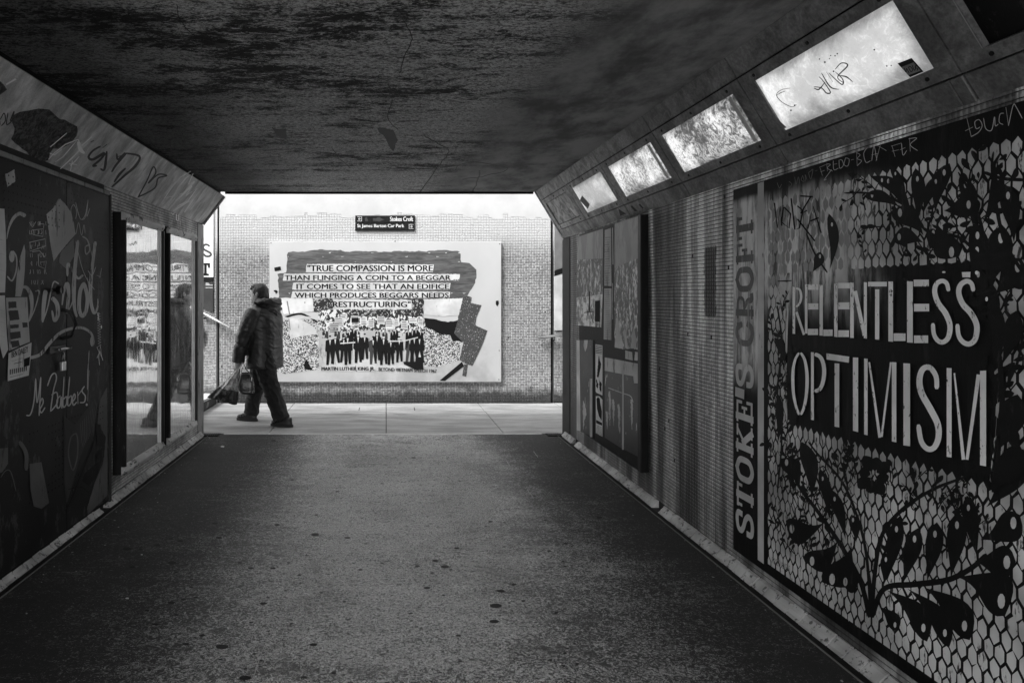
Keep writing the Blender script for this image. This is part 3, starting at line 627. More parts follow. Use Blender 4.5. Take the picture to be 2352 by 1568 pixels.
f.stroke([(385, 730), (370, 840), (360, 995)], 40, taper=(1, .9, .5)); f.stroke([(360, 995), (400, 880), (430, 740), (455, 655), (495, 670)], 11)
f.stroke([(440, 790), (480, 840), (490, 930), (460, 985), (440, 900)], 36, taper=(1, 1, .4)); f.stroke([(525, 850), (540, 740), (568, 670), (580, 760), (565, 920)], 34, taper=(.3, 1, .8)); f.stroke([(565, 920), (600, 860), (620, 800)], 9)
f.stroke([(660, 305), (640, 480), (625, 700), (630, 870), (650, 950)], 36, taper=(.7, 1, .5)); f.stroke([(570, 600), (575, 500), (615, 560), (660, 625), (700, 600)], 20)
f.stroke([(708, 670), (678, 740), (670, 880), (695, 945), (728, 900), (740, 780), (712, 670)], 32); f.stroke([(808, 315), (790, 450), (772, 620), (768, 800), (795, 920), (828, 870), (830, 800)], 30, taper=(.9, 1, .3))
f.stroke([(255, 1300), (340, 1270), (420, 1175), (500, 1095), (590, 1055), (690, 1045), (760, 1080), (790, 1130)], 28, taper=(1, .9, .7)); f.disc(782, 1160, 20, 46)
f.stroke([(755, 1240), (745, 1400), (740, 1570)], 8)
for y in (540, 545): f.stroke([(700, 270), (740, 300), (760, 380), (730, 420), (720, 360), (760, 340)], 11)
f.build('painted_lettering', mats['script'], D)
f = Flat(PD, .0024, ZA)
for s_ in ([(612, 120), (600, 40), (625, 0), (650, 60), (640, 120)], [(640, -20), (680, 120), (720, 90), (740, -10), (720, 110), (690, 125)], [(745, -40), (735, 100), (760, 30)], [(620, 140), (640, 250), (665, 150), (690, 260), (710, 170), (720, 240)], [(640, 310), (690, 520), (740, 640), (800, 720)], [(740, 620), (770, 800), (800, 900)], [(745, 560), (780, 600), (810, 530)], [(820, 600), (850, 612)], [(860, 540), (845, 620)], [(770, 390), (785, 480), (770, 550)]): f.stroke(s_, 4.5)
for s_ in ([(245, 150), (270, 190), (300, 145), (280, 180)], [(270, 215), (365, 205), (360, 270), (280, 255), (280, 215)], [(245, 320), (380, 290), (385, 350), (250, 395), (250, 320)], [(270, 400), (330, 390), (375, 440)], [(320, 420), (325, 520), (380, 545), (390, 480), (340, 490)], [(330, 160), (370, 165), (365, 195)]): f.stroke(s_, 5, sm=False)
for i in range(60):
    x, y = rr.uniform(245, 385), rr.choice((160, 235, 335, 360, 430, 500, 570, 660)); f.stroke([(x, y-18), (x+rr.uniform(-5, 5), y), (x+rr.uniform(-9, 9), y+16)], 3, sm=False)
f.build('white_scribble', mats['pale'], D)
f = Flat(PD, .0034, ZA); pts = []
for i in range(26): pts.append((836+(12 if i % 2 else -14)+i*.3, 915+i*11))
f.stroke([(836, 915), (828, 980), (840, 985)]+pts+[(820, 1210), (865, 1310), (850, 1200), (835, 1290), (842, 1360)], 4.5, sm=False); f.stroke([(822, 1300), (845, 1240), (870, 1320)], 5, sm=False); f.disc(858, 1038, 6, 16)
f.build('marker_tag', mats['scrawl'], D)
f = Flat(PD, .002, ZB)
for s_ in ([(155, 515), (178, 508), (198, 430), (208, 300)], [(208, 300), (212, 380), (216, 440), (228, 380), (238, 292)], [(238, 292), (234, 400), (228, 515)], [(232, 480), (252, 440), (245, 415), (230, 460), (240, 500), (262, 470)], [(278, 340), (300, 282), (322, 268), (330, 300), (312, 370), (295, 490)], [(302, 395), (332, 380), (335, 440), (300, 488)], [(352, 400), (334, 425), (335, 470), (352, 460), (358, 405), (362, 472)], [(375, 290), (368, 455), (388, 450), (390, 405), (372, 420)], [(408, 290), (396, 448), (416, 442), (418, 400), (400, 415)], [(424, 435), (440, 412), (436, 388), (424, 420), (430, 455), (448, 438)], [(455, 378), (457, 445)], [(456, 400), (475, 372)], [(494, 345), (480, 372), (500, 402), (494, 436), (470, 440)], [(522, 250), (514, 430)]): f.stroke(s_, 7.5 if s_[0] != (522, 250) else 3.5)
f.disc(508, 452, 6, 8); f.build('painted_lettering', mats['pale'], D)
f = Flat(PD, .002, ZB); f.poly([(630, 345), (585, 430), (572, 560), (622, 640), (604, 800), (560, 900), (512, 1060), (515, 1100), (632, 985)], jag=1.5); f.poly([(0, 710), (45, 705), (45, 800), (10, 850), (-30, 860), (-30, 720)]); f.build('painted_shape', mats['dim'], D)
f = Flat(PD, .0026, ZB); f.poly([(372, 515), (440, 570), (500, 490), (545, 430), (560, 520), (520, 640), (470, 760), (430, 900), (390, 1040), (375, 900)]); f.build('painted_shape', mats['dark'], D)
f = Flat(PD, .0032, ZB); f.stroke([(445, 620), (415, 645), (400, 735), (415, 815), (430, 835), (452, 760), (455, 660), (445, 620)], 8)
for k in range(9): f.stroke([(470+k*12, 560-k*14), (478+k*9, 660-k*10), (486+k*8, 700-k*12)], 2.5)
f.stroke([(115, 675), (150, 740), (150, 830)], 24); f.poly([(170, 800), (240, 790), (285, 1030), (240, 1065), (195, 1050), (175, 950)]); f.stroke([(0, 880), (30, 840), (60, 850), (90, 960)], 5); f.build('painted_shape', mats['dim'], D)
f = Flat(PD, .0038, ZB); f.poly([(560, 560), (590, 570), (590, 620), (620, 640), (610, 760), (585, 790), (560, 760), (600, 700), (570, 690)], jag=2); f.poly([(520, 930), (560, 880), (600, 770), (560, 800), (500, 850), (480, 900)], jag=2); f.stroke([(380, 1080), (420, 1000), (470, 870), (540, 700), (570, 560)], 5); f.stroke([(400, 950), (470, 935), (520, 970)], 4)
f.build('painted_outline', mats['black'], D)
# door furniture
H = MB(); c = Vector(PD.m(*PD.q(*ZA((520, 890))), 0)); d_ = Vector(PD.m(*PD.q(*ZA((520, 1140))), 0)); yy = c.y+.02
H.tube([(c.x, yy, c.z), (c.x+.05, yy+.01, c.z-.02), (c.x+.075, yy+.01, (c.z+d_.z)/2), (c.x+.05, yy+.01, d_.z+.02), (c.x, yy, d_.z)], .011, 10); hd = H.build('handle', mats['dmetal'], D, smooth=True)
a, b = PD.q(*ZA((440, 725))); H = MB(); H.tube([PD.m(a, b, 0), PD.m(a, b, .03), PD.m(a, b, .035), PD.m(a, b, .06)], [.012, .012, .028, .022], 12); H.build('knob', mats['dmetal'], D, smooth=True)
a, b = PD.q(*ZA((500, 1225))); H = MB(); H.bev(XL+.031, XL+.045, a-.13, a+.06, b-.02, b+.02, .003); H.build('hasp', mats['dmetal'], D); H = MB(); H.tube([PD.m(a-.05, b, .03), PD.m(a+.09, b, .03)], .009, 8); H.build('bolt', mats['metal'], D, smooth=True)
pk = empty('padlock', PD.m(a, b-.10, .03), 'small padlock hanging from the hasp of the painted cupboard doors', 'padlock')
H = MB(); H.bev(XL+.045, XL+.065, a-.025, a+.025, b-.13, b-.075, .004); H.build('body', mats['metal'], pk); H = MB(); H.tube([PD.m(a-.015, b-.076, .025), PD.m(a-.015, b-.03, .025), PD.m(a, b-.018, .025), PD.m(a+.015, b-.03, .025), PD.m(a+.015, b-.076, .025)], .004, 8); H.build('shackle', mats['metal'], pk, smooth=True)
# bills pasted on the doors
def bill(name, pts, mat, label, conv, off=.0045, pl=PD, cat='poster', jag=0):
    f = Flat(pl, off, conv); f.poly(pts); V = list(f.v); n = len(pts); back = [pl.m(*(pl.q(*conv(p))), off-.0012) for p in pts]
    Fc = [t for t in f.f]+[tuple(n+i for i in t) for t in f.f]+[(i, (i+1) % n, n+(i+1) % n, n+i) for i in range(n)]
    me = empty(name, pl.m(*pl.q(*conv(pts[0])), off), label, cat); mk('sheet', V+back, Fc, mat, me); return me
b1 = bill('flyer', [(45, 790), (225, 785), (236, 980), (247, 1165), (160, 1200), (72, 1240), (55, 1000)], mats['paper2'], 'upper of two crumpled flyers on the black doors, small printed pictures in a grid', ZA)
f = Flat(PD, .0052, ZA)
for p in ([(62, 825), (130, 820), (132, 875), (64, 880)], [(62, 900), (145, 895), (158, 975), (75, 985)], [(75, 1085), (165, 1075), (170, 1130), (82, 1145)], [(80, 1160), (150, 1150), (160, 1200), (95, 1215)], [(180, 1000), (225, 1000), (228, 1040), (185, 1045)], [(75, 1020), (150, 1015), (152, 1045), (80, 1052)]): f.poly(p, jag=1.5)
f.build('print', mats['dark'], b1)
b2 = bill('flyer', [(65, 1262), (160, 1215), (260, 1170), (250, 1320), (235, 1450), (58, 1498), (60, 1380)], mats['paper'], 'lower flyer on the black doors headed BEN DALEY, pale and tilted', ZA, .0060)
f = Flat(PD, .0067, ZA); f.text('BEN DALEY', 88, 228, -25, 25, rot=lambda x, y: (x, y+1275-(x-88)*.36), bold=.02)
f.poly([(193, 1310), (245, 1290), (240, 1365), (192, 1378)])
for k in range(9): x = 72+k*17; f.poly([(x, 1400-k*3), (x+9, 1397-k*3), (x+8, 1440-k*4), (x, 1445-k*4)])
f.stroke([(90, 1330), (180, 1300)], 3); f.stroke([(110, 1350), (170, 1335)], 8); f.stroke([(75, 1465), (180, 1438)], 5); f.build('print', mats['print'], b2)
b3 = bill('poster', [(-75, 25), (30, 35), (42, 250), (45, 520), (35, 745), (-75, 745)], mats['paper'], 'pale blank poster cut off by the left edge of the picture, upper one', ZA)
b4 = bill('poster', [(-75, 772), (34, 770), (50, 1100), (62, 1230), (20, 1305), (-10, 1180), (-75, 1180)], mats['paper'], 'pale torn poster cut off by the left edge, lower one beside the flyers', ZA)
for bb, yq in ((b3, (300, 420, 560)), (b4, (900, 1000, 1120))):
    f = Flat(PD, .0052, ZA)
    for y in yq: f.stroke([(-60, y), (-20, y-8), (30, y+4)], 3)
    f.build('crease', mats['paper2'], bb)

# ================================================================ DISPLAY CASES, LEFT WALL
def case(y0, y1, label):
    z0, z1 = .185, 2.10; dp = .085; K = empty('display_case', (XL, (y0+y1)/2, z0), label, 'display case', 'glazed display cases on the left wall')
    m = MB(); m.box(XL-.001, XL+.062, y0, y0+.02, z0, z1).box(XL-.001, XL+.062, y1-.02, y1, z0, z1).box(XL-.001, XL+.062, y0+.021, y1-.021, z0, z0+.02).box(XL-.001, XL+.062, y0+.021, y1-.021, z1-.02, z1)
    m.build('box', mats['frame'], K)
    w = .058; pr = [(0, 0), (0, .022), (.012, .030), (.026, .030), (.040, .022), (w, .012), (w, 0)]    # frame section: (inwards, proud)
    X0 = XL+.063
    for nm, P0, P1, f_ in (('bottom_rail', y0, y1, lambda a, b, t: (X0+b, t, z0+a)), ('top_rail', y0, y1, lambda a, b, t: (X0+b, t, z1-a))):
        m = MB(); m.prism(pr, P0, P1, f_); m.build('rail', mats['railtop'], K)
    for s, Y in ((1, y0), (-1, y1)):
        m = MB(); xa = sorted((Y+s*(w-.004), Y+s*(w+.001))); m.box(X0+.002, X0+.016, xa[0], xa[1], z0+w, z1-w); m.build('edge_highlight', mats['zinc'], K)  # pale strip added as a painted highlight on the inner frame edge
        m = MB(); m.prism(pr, z0+w+.001, z1-w-.001, lambda a, b, t: (X0+b, Y+s*a, t)); m.build('stile', mats['frame'], K)
    MB().box(XL+.058, XL+.064, y0+w-.01, y1-w+.01, z0+w-.01, z1-w+.01).build('pane', mats['glass'], K)
    MB().box(XL+.004, XL+.010, y0+.022, y1-.022, z0+.022, z1-.022).build('backboard', mats['mid'], K)
    return K
mats['railtop'] = paint('worn pale rail', .6, .04, .42, .45, sc=18, st=(1, .6, 1))
K1 = case(4.965, 5.855, 'left of the two glazed display cases, nearer the camera, wavy glass reflecting the poster')
K2 = case(5.985, 6.875, 'right of the two glazed display cases, next to the tunnel mouth, glass reflecting the walker')
PG = wallX(XL+.064, 1); ZG = Z(3.92, 280, 500)
f = Flat(PG, .0006, ZG)
for s_ in ([(105, 205), (110, 225), (125, 200), (108, 195)], [(130, 195), (140, 215), (150, 175)], [(150, 170), (165, 195), (180, 160)], [(135, 370), (150, 390), (165, 365), (180, 385), (200, 350), (210, 375)]): f.stroke(s_, 5)
f.build('graffiti_tag', mats['scrawl'], K1)
f = Flat(PL, .0006, ZG); f.stroke([(545, 75), (555, 95), (568, 80)], 8); f.stroke([(590, 90), (590, 140), (612, 150), (612, 90)], 9); f.stroke([(632, 75), (630, 200)], 4); f.build('graffiti_tag', mats['scrawl'], wl)

# ================================================================ PHOTO COLLAGE BOARD, RIGHT WALL
B = empty('notice_board', (XR, 5.8, .2), 'tall black framed board of old photographs on the right wall', 'notice board')
rr = random.Random(14); XB = XR-.05; BY0, BY1 = 5.0, 6.62
MB().bev(XB, XR+.001, BY0, BY1, .195, 2.085, .004).build('board', mats['black'], B)
MB().bev(XB-.008, XB-.0005, BY0, BY0+.055, .195, 2.085, .002).build('frame', mats['frame'], B)
PBd = wallX(XB, -1)
def phot(name, base, dark, light, seed, sc=14, th=.5, st=(1, 1, .6), grad=None):
    m = M(name); a = m.noise(sc, 6, .72, st=st, loc=(seed, 0, seed), dist=.6); b = m.noise(sc*3, 4, .7, st=st, loc=(0, seed, 0)); v = m.math('ADD', m.math('MULTIPLY', a, .65), m.math('MULTIPLY', b, .35))
    col = m.mix(m.ramp(v, th-.03, th+.03), dark, light); col = m.mix(m.ramp(m.noise(2, 3, loc=(seed, 0, 0)), .4, .6, 0, .2), col, base); return m.done(col, .4, spec=.5)
ph = [phot('print of a crowd', .2, .012, .8, 1, 22, .53, (1, 1, .45)), phot('print of trees', .2, .015, .75, 5, 16, .54, (1, 1, .5)), phot('print of a street', .3, .08, .85, 8, 12, .5), phot('print of figures', .1, .012, .75, 12, 12, .6, (1, 1, .4)), phot('tinted print', .2, .13, .26, 15, 4, .5, (1, 1, .3))]
def sheet(name, pts, mat, conv, off=.0012, jag=0, par=None): 
    f = Flat(PBd, off, conv); f.poly(pts, jag=jag); return f.build(name, mat, par or B)
sheet('photograph', [(268, 262), (548, 172), (548, 500), (268, 510)], ph[4], ZK)
sheet('photograph', [(268, 512), (548, 502), (545, 880), (262, 925)], ph[1], ZK)
s1 = sheet('photograph', [(262, 928), (545, 884), (530, 1250), (258, 1225)], ph[2], ZK)
f = Flat(PBd, .0020, ZK); f.stroke([(265, 925), (380, 912), (530, 912)], 5, sm=False); f.stroke([(290, 955), (530, 952)], 6, sm=False); f.stroke([(526, 955), (526, 1200), (460, 1195)], 5, sm=False); f.stroke([(426, 700), (426, 865)], 8, sm=False); f.stroke([(340, 780), (342, 880)], 7, sm=False); f.build('print', mats['paper2'], B)
f = Flat(PBd, .0024, ZK); f.stroke([(403, 860), (403, 1070)], 12, sm=False); f.stroke([(345, 1090), (400, 1080), (445, 1078)], 8, sm=False); f.poly([(462, 960), (518, 955), (518, 1190), (462, 1185)]); f.build('print', mats['print'], B)
t1 = sheet('clipping', [(568, 188), (636, 162), (642, 800), (562, 795)], mats['paper2'], ZK, jag=1.2); t2 = sheet('clipping', [(562, 824), (642, 824), (642, 1390), (556, 1380)], mats['paper2'], ZK)
f = Flat(PBd, .0021, ZK)
for y in list(range(270, 780, 26))+list(range(850, 1370, 24)): f.stroke([(574, y), (632-rr.uniform(0, 18), y-4)], 4 if y % 3 else 7, sm=False)
f.build('print', mats['mid'], B)
sheet('photograph', [(676, 118), (962, 25), (962, 560), (672, 640)], ph[4], ZK); sheet('photograph', [(672, 600), (962, 480), (960, 1500), (860, 1480), (775, 1490), (676, 1470)], ph[0], ZK, .0018)
f = Flat(PBd, .0024, ZK); f.poly([(690, 1150), (715, 1150), (735, 1300), (775, 1440), (770, 1485), (680, 1470), (690, 1280)]); f.poly([(865, 1330), (890, 1240), (910, 1360), (915, 1480), (860, 1480)]); f.poly([(940, 1240), (958, 1300), (958, 1495), (925, 1490)]); f.poly([(765, 1300), (795, 1260), (810, 1360), (822, 1475), (795, 1475), (785, 1360)]); f.stroke([(655, 165), (660, 560)], 12, sm=False); f.stroke([(656, 770), (656, 1160)], 7, sm=False); f.build('print', mats['paper2'], B)
sheet('clipping', [(793, 1500), (868, 1520), (875, 1612), (792, 1592)], mats['paper2'], ZK)
f = Flat(PBd, .0012, ZQ); f.poly([(258, 0), (292, 0), (303, 990), (262, 985)]); f.poly([(898, 125), (940, 135), (938, 225), (890, 220)], jag=3); f.build('paper_strip', mats['paper'], B)
sheet('photograph', [(296, 0), (436, 0), (436, 1060), (305, 1000)], ph[3], ZQ)
f = Flat(PBd, .0020, ZQ); f.stroke([(418, 430), (418, 1050)], 26, sm=False); f.poly([(340, 0), (385, 0), (375, 80), (355, 130), (335, 60)]); f.poly([(330, 650), (350, 700), (370, 800), (350, 870), (335, 980), (330, 840)], jag=4); f.build('print', mats['paper2'], B)
q1 = sheet('clipping', [(465, 45), (543, 58), (543, 605), (478, 575), (468, 560)], mats['paper'], ZQ); q2 = sheet('clipping', [(470, 612), (508, 612), (543, 650), (543, 1055), (470, 1015)], mats['paper'], ZQ)
f = Flat(PBd, .0021, ZQ); f.poly([(505, 165), (515, 220), (530, 260), (518, 330), (500, 410), (485, 400), (490, 330), (495, 240)], jag=2); f.poly([(475, 420), (500, 480), (490, 540), (476, 500)], jag=3); f.poly([(510, 430), (535, 480), (530, 570), (512, 540)], jag=3)
f.poly([(478, 640), (495, 622), (515, 640), (520, 690), (538, 780), (535, 880), (505, 830), (485, 750)]); f.poly([(475, 870), (540, 905), (540, 935), (475, 905)])
for y in range(65, 150, 18): f.stroke([(472, y), (535, y+10)], 7, sm=False)
for y in range(930, 1020, 14): f.stroke([(478, y), (538, y+26)], 3, sm=False)
f.build('print', mats['print'], B)
sheet('photograph', [(568, 188), (938, 258), (964, 340), (964, 480), (885, 470), (880, 395), (568, 335)], mats['paper2'], ZQ, jag=1)
sheet('photograph', [(568, 338), (756, 372), (756, 1185), (568, 1065)], ph[3], ZQ); sheet('photograph', [(780, 380), (878, 396), (890, 475), (962, 485), (962, 1290), (780, 1195)], ph[3], ZQ)
f = Flat(PBd, .0020, ZQ); f.stroke([(768, 250), (768, 1190)], 20, sm=False); f.stroke([(610, 522), (760, 578), (850, 612), (880, 680)], 9)
for x, y, h in ((660, 650, 300), (620, 560, 380), (860, 650, 330), (590, 780, 200), (720, 700, 300)):
    f.poly([(x-10, y), (x+8, y-5), (x+20, y+h*.3), (x+6, y+h), (x-4, y+h*.5)], jag=4)
f.build('print', mats['paper2'], B)
f = Flat(PBd, .0016, ZQ); f.poly([(440, 0), (462, 0), (462, 1080), (440, 1070)]); f.build('print', mats['print'], B)

# stains and small fittings on the right wall tiles
f = Flat(PR, .0012, Z2); f.poly([(92, 765), (104, 765), (104, 810), (92, 810)]); f.poly([(70, 1005), (82, 1005), (82, 1050), (70, 1050)]); f.build('paint_patch', mats['pale'], wr)

# ================================================================ LACE MURAL, RIGHT WALL
MY0, MY1, MZ0, MZ1 = 1.2, 3.75, .098, 2.068
rr = random.Random(4)
mu = empty('mural', (XR, 3.0, MZ0), 'black and grey lace mural with the words RELENTLESS OPTIMISM on the right wall', 'mural')
m = M('mural board black'); x, y, z = m.xyz(); n = m.noise(18, 6, .75, st=(1, 1, .14)); n2 = m.noise(3, 4)
zone = m.math('MULTIPLY', m.ramp(m.math('ADD', z, m.math('MULTIPLY', n2, .2)), 1.42, 1.72), m.ramp(m.math('ADD', z, m.math('MULTIPLY', n2, .15)), 2.08, 1.98))
zone = m.math('MULTIPLY', zone, m.ramp(m.math('ADD', y, m.math('MULTIPLY', n2, .6)), 2.85, 3.35)); strip = m.math('MULTIPLY', m.ramp(y, 3.44, 3.47), m.ramp(z, .95, 1.3)); strip = m.math('MULTIPLY', strip, m.ramp(z, 2.02, 1.97)); zone = m.math('MAXIMUM', zone, strip)
w = m.mix(m.ramp(n, .40, .58), .08, .8); col = m.mix(m.math('MULTIPLY', zone, m.ramp(n2, .25, .5, .6, 1)), m.mix(m.ramp(n, .5, .72), .006, .02), w); col = m.mix(strip, col, m.mix(m.ramp(n, .4, .6), .28, .8)); m.bump(m.noise(40, 4, .7, st=(1, 1, .2)), .3, .004); mats['mboard'] = m.done(col, .55, spec=.15)
MB().bev(XR-.014, XR+.001, MY0, MY1, MZ0, MZ1, .003).build('board', mats['mboard'], mu)
PM = wallX(XR-.014, -1)
# honeycomb
px_in = lambda Y, z_: (VX+F*XR/Y, VY-(z_-CZ)*F/Y)
LX = mu; f = Flat(PM, .0005, native=True); g = Flat(PM, .0005, native=True); rr = random.Random(11)
pw, phh = .040, .054
tl = PM.q(1821, 628); txt_y1, txt_y0 = 3.235, 2.15
def black_zone(Y, z_):
    if txt_y0 < Y < txt_y1 and .905 < z_ < 1.585: return True
    return False
for r in range(-1, 40):
    for c_ in range(0, 58):
        Y = 3.40-(c_+.5*(r % 2))*pw; z_ = .155+r*phh
        if Y > 3.415 or Y < MY0+.03 or z_ < .135 or z_ > 1.975: continue
        if black_zone(Y, z_): continue
        hw, hh = pw*.5*.80, phh*.5*1.18; jy, jz = rr.uniform(-.0025, .0025), rr.uniform(-.003, .003); Y += jy; z_ += jz
        bend = rr.uniform(-.004, .004); k = rr.uniform(.5, .66)
        P_ = [(Y-hw, z_+hh*(1-k)), (Y+bend, z_+hh*1.05), (Y+hw, z_+hh*(1-k)), (Y+hw, z_-hh*(1-k)), (Y+bend, z_-hh*1.05), (Y-hw, z_-hh*(1-k))]
        P_ = [(a+rr.uniform(-.0015, .0015), b+rr.uniform(-.002, .002)) for a, b in P_]
        # cells are cut off straight by the border and by the lettering panel
        ok = []
        for a, b in P_:
            b = min(max(b, .150), 1.965); a = min(a, 3.408)
            if txt_y0-.01 < a < txt_y1+.01 and .897 < b < 1.593: b = .897 if z_ < 1.2 else 1.593
            ok.append((a, b))
        w_ = 1.55 < z_+.1*noise.noise((Y*3, z_*4, 0)) < 1.92 and Y > 2.85+.25*noise.noise((z_*5, Y*2, 3))
        if w_ and rr.random() < .3: continue
        (g if w_ else f).poly(ok, step=0)
f.build('lace_cells', mats['lace'], mu, kind='stuff'); g.build('lace_cells', mats['lace2'], mu, kind='stuff')
# leaves, stems and flower painted over the cells (lower part, traced on the enlarged photograph)
f = Flat(PM, .0011, Z3); e = Flat(PM, .0036, Z3)
def lf(b, t, w, bend=.15, eye=True, fat=.66):
    w *= 1.22; f.leaf(b, t, w, bend, fat)
    if eye:
        B_ = Vector(b); T_ = Vector(t); d = T_-B_; q = B_+d*.80+Vector((-d.y, d.x))*bend*math.sin(math.pi*.72); e.disc(q.x, q.y, w*.10, w*.20)
def st(pts, w, tp=None): f.stroke(pts, w, taper=tp)
st([(1170, 1120), (1110, 880), (980, 640), (830, 420), (690, 230), (640, 60)], 34, (1, .8, .5)); st([(1180, 1120), (1150, 700), (1080, 420), (980, 200), (820, 20), (760, -60)], 22, (1, .8, .5)); st([(1185, 1120), (1210, 800), (1260, 560), (1400, 390), (1600, 260), (1780, 190), (1960, 120)], 30, (1, .9, .5)); st([(1190, 1120), (1270, 930), (1480, 900), (1700, 870), (1860, 790), (1960, 700)], 42, (.8, 1, .8)); st([(1190, 1120), (1180, 900), (1140, 640), (1140, 420)], 14, (1, .8, .4))
lf((870, 480), (610, 440), 130, -.38); lf((960, 600), (712, 700), 130, -.33); lf((1050, 640), (835, 870), 160, -.25); lf((1120, 820), (975, 850), 120, -.35); lf((700, 250), (560, 60), 95, .18); lf((780, 330), (700, -60), 90, .1, False)
lf((900, 470), (830, 120), 60, .05); lf((1010, 600), (905, 260), 66, .05); lf((1080, 620), (1045, 430), 60, .08)
lf((1290, 940), (1540, 1300), 120, -.18); lf((1430, 930), (1690, 1340), 110, -.15); lf((1540, 920), (1830, 1290), 150, -.16); lf((1760, 850), (2060, 1140), 210, -.3); lf((1240, 1050), (1350, 1220), 80, -.15)
lf((1270, 900), (1280, 690), 70, .05); lf((1290, 880), (1375, 440), 90, .0); lf((1400, 890), (1500, 520), 100, .0); lf((1560, 880), (1625, 480), 100, .02); lf((1720, 860), (1770, 410), 110, .02); lf((1900, 720), (1830, 300), 90, .0); lf((1880, 740), (2160, 740), 190, .05, fat=.7); lf((1920, 600), (2180, 420), 170, .15, fat=.7); lf((1960, 380), (2200, -20), 150, .1); lf((1910, 250), (1960, -160), 110, 0)
for k in range(8):
    a = k*math.pi/4+.2; cx, cy = 1200, 165; d = 150 if k % 2 else 120; lf((cx+22*math.cos(a), cy+30*math.sin(a)), (cx+d*math.cos(a)*.85, cy+d*math.sin(a)*1.05), 70, .05, False, .55)
for x, y in ((800, 60), (880, 130), (960, 40), (1040, 330), (1310, 330), (1500, 380), (1700, 310), (1850, 230), (1000, 380)):
    s_ = rr.choice((-1, 1)); st([(x, y), (x+22*s_, y-28), (x+44*s_, y-6), (x+30*s_, y+18), (x+16*s_, y+2)], 8)
for k in range(26):
    x, y = rr.uniform(620, 1150), rr.uniform(0, 560); st([(x, y), (x+rr.uniform(-30, 40), y+60), (x+rr.uniform(0, 70), y+140)], 7, (.6, 1, .3))
# upper and right hand foliage
f.c = Z1; e.c = Z1
for b, t, w, bd in (((1520, 960), (1500, 590), 80, .05), ((1560, 900), (1690, 640), 70, -.1), ((1480, 900), (1250, 650), 70, .12), ((1450, 930), (1180, 660), 60, .2), ((1430, 900), (1320, 570), 50, .1), ((1400, 860), (1150, 790), 70, .15), ((1640, 900), (1750, 560), 90, -.1), ((1700, 880), (1900, 800), 120, .15), ((1650, 960), (1820, 1180), 150, .2), ((1900, 1000), (1800, 640), 90, .1), ((1880, 1400), (1900, 960), 110, .1), ((2010, 1400), (2090, 980), 150, .05), ((2050, 1450), (2220, 1200), 160, .1), ((2000, 1300), (1900, 1120), 110, .05), ((1960, 980), (2060, 560), 80, .1), ((2180, 1100), (2110, 700), 110, .05), ((1560, 1050), (1330, 900), 120, .2), ((1560, 1100), (1350, 1090), 100, .2), ((1600, 1150), (1620, 1000), 80, .1), ((920, 1280), (900, 900), 60, .1), ((800, 1300), (850, 1160), 60, .1), ((1960, 1560), (1900, 1260), 90, .1)): lf(b, t, w, bd)
st([(2060, 1568), (2000, 1300), (1960, 1000), (1880, 760), (1800, 620)], 30, (1, .9, .4)); st([(2240, 1300), (2120, 1100), (2060, 850), (2030, 600), (2040, 480)], 26, (1, 1, .5)); st([(1980, 620), (2100, 660), (2240, 670)], 24); st([(1560, 1000), (1480, 880), (1350, 800), (1180, 760), (1020, 760)], 24, (1, .8, .4)); st([(1560, 1000), (1660, 1060), (1800, 1060), (1940, 1180)], 22); st([(900, 1300), (820, 1180), (760, 1040)], 12)
f.c = Z2; e.c = Z2
for b, t, w, bd in (((2060, 1300), (2200, 900), 160, .05), ((2080, 700), (2000, 250), 90, .08), ((2100, 700), (2190, 330), 110, .05), ((2120, 1200), (2220, 1180), 160, .1), ((2000, 1568), (2210, 1240), 150, .1), ((610, 700), (540, 520), 44, .1), ((600, 900), (630, 560), 40, .1), ((560, 1250), (560, 900), 44, .05), ((2030, 560), (2030, 150), 60, .05)): lf(b, t, w, bd)
st([(2040, 1568), (2080, 1200), (2100, 900), (2060, 500), (1980, 100)], 40, (1, 1, .8)); st([(560, 1568), (590, 1200), (560, 900), (590, 560), (560, 300)], 12); st([(2100, 900), (2200, 700), (2240, 520)], 20)
f.build('leaf', mats['black'], mu); f = Flat(PM, .0022, Z3); f.o = .0024
def twig(x, y, ang, L, n_, w):
    f.o = .0024+rr.random()*.0006; pts = [(x, y)]
    for k in range(4): ang += rr.uniform(-.35, .35); x += math.cos(ang)*L/4; y += math.sin(ang)*L/4; pts.append((x, y))
    f.stroke(pts, w, taper=(1, .8, .4), n=3)
    for k in range(n_):
        p = pts[1+k % 4]; a_ = ang+rr.choice((-1, 1))*rr.uniform(.5, 1.1); l_ = L*rr.uniform(.25, .42); f.leaf(p, (p[0]+math.cos(a_)*l_, p[1]+math.sin(a_)*l_), l_*.42, rr.uniform(-.15, .15))
for k in range(30): twig(rr.uniform(560, 1100), rr.uniform(40, 700), -1.57+rr.uniform(-.7, .5), rr.uniform(110, 190), 3, 7)
for k in range(26): twig(rr.uniform(1250, 1900), rr.uniform(150, 850), -1.3+rr.uniform(-.8, .8), rr.uniform(120, 200), 3, 9)
f.c = Z1
for k in range(20): twig(rr.uniform(850, 1800), rr.uniform(650, 1240), rr.uniform(0, 6.28), rr.uniform(120, 200), 4, 9)
for k in range(14): twig(rr.uniform(1800, 2230), rr.uniform(560, 1560), -1.57+rr.uniform(-.6, .6), rr.uniform(180, 300), 4, 15)
f.c = Z2
for k in range(14): twig(rr.uniform(2020, 2220), rr.uniform(150, 1568), -1.57+rr.uniform(-.6, .6), rr.uniform(180, 320), 4, 16)
for k in range(22): twig(rr.uniform(525, 640), rr.uniform(300, 1500), -1.57+rr.uniform(-.4, .4), rr.uniform(110, 180), 3, 7)
f.build('fine_foliage', mats['black'], mu, kind='stuff'); e.build('leaf_dot', mats['lace'], mu)
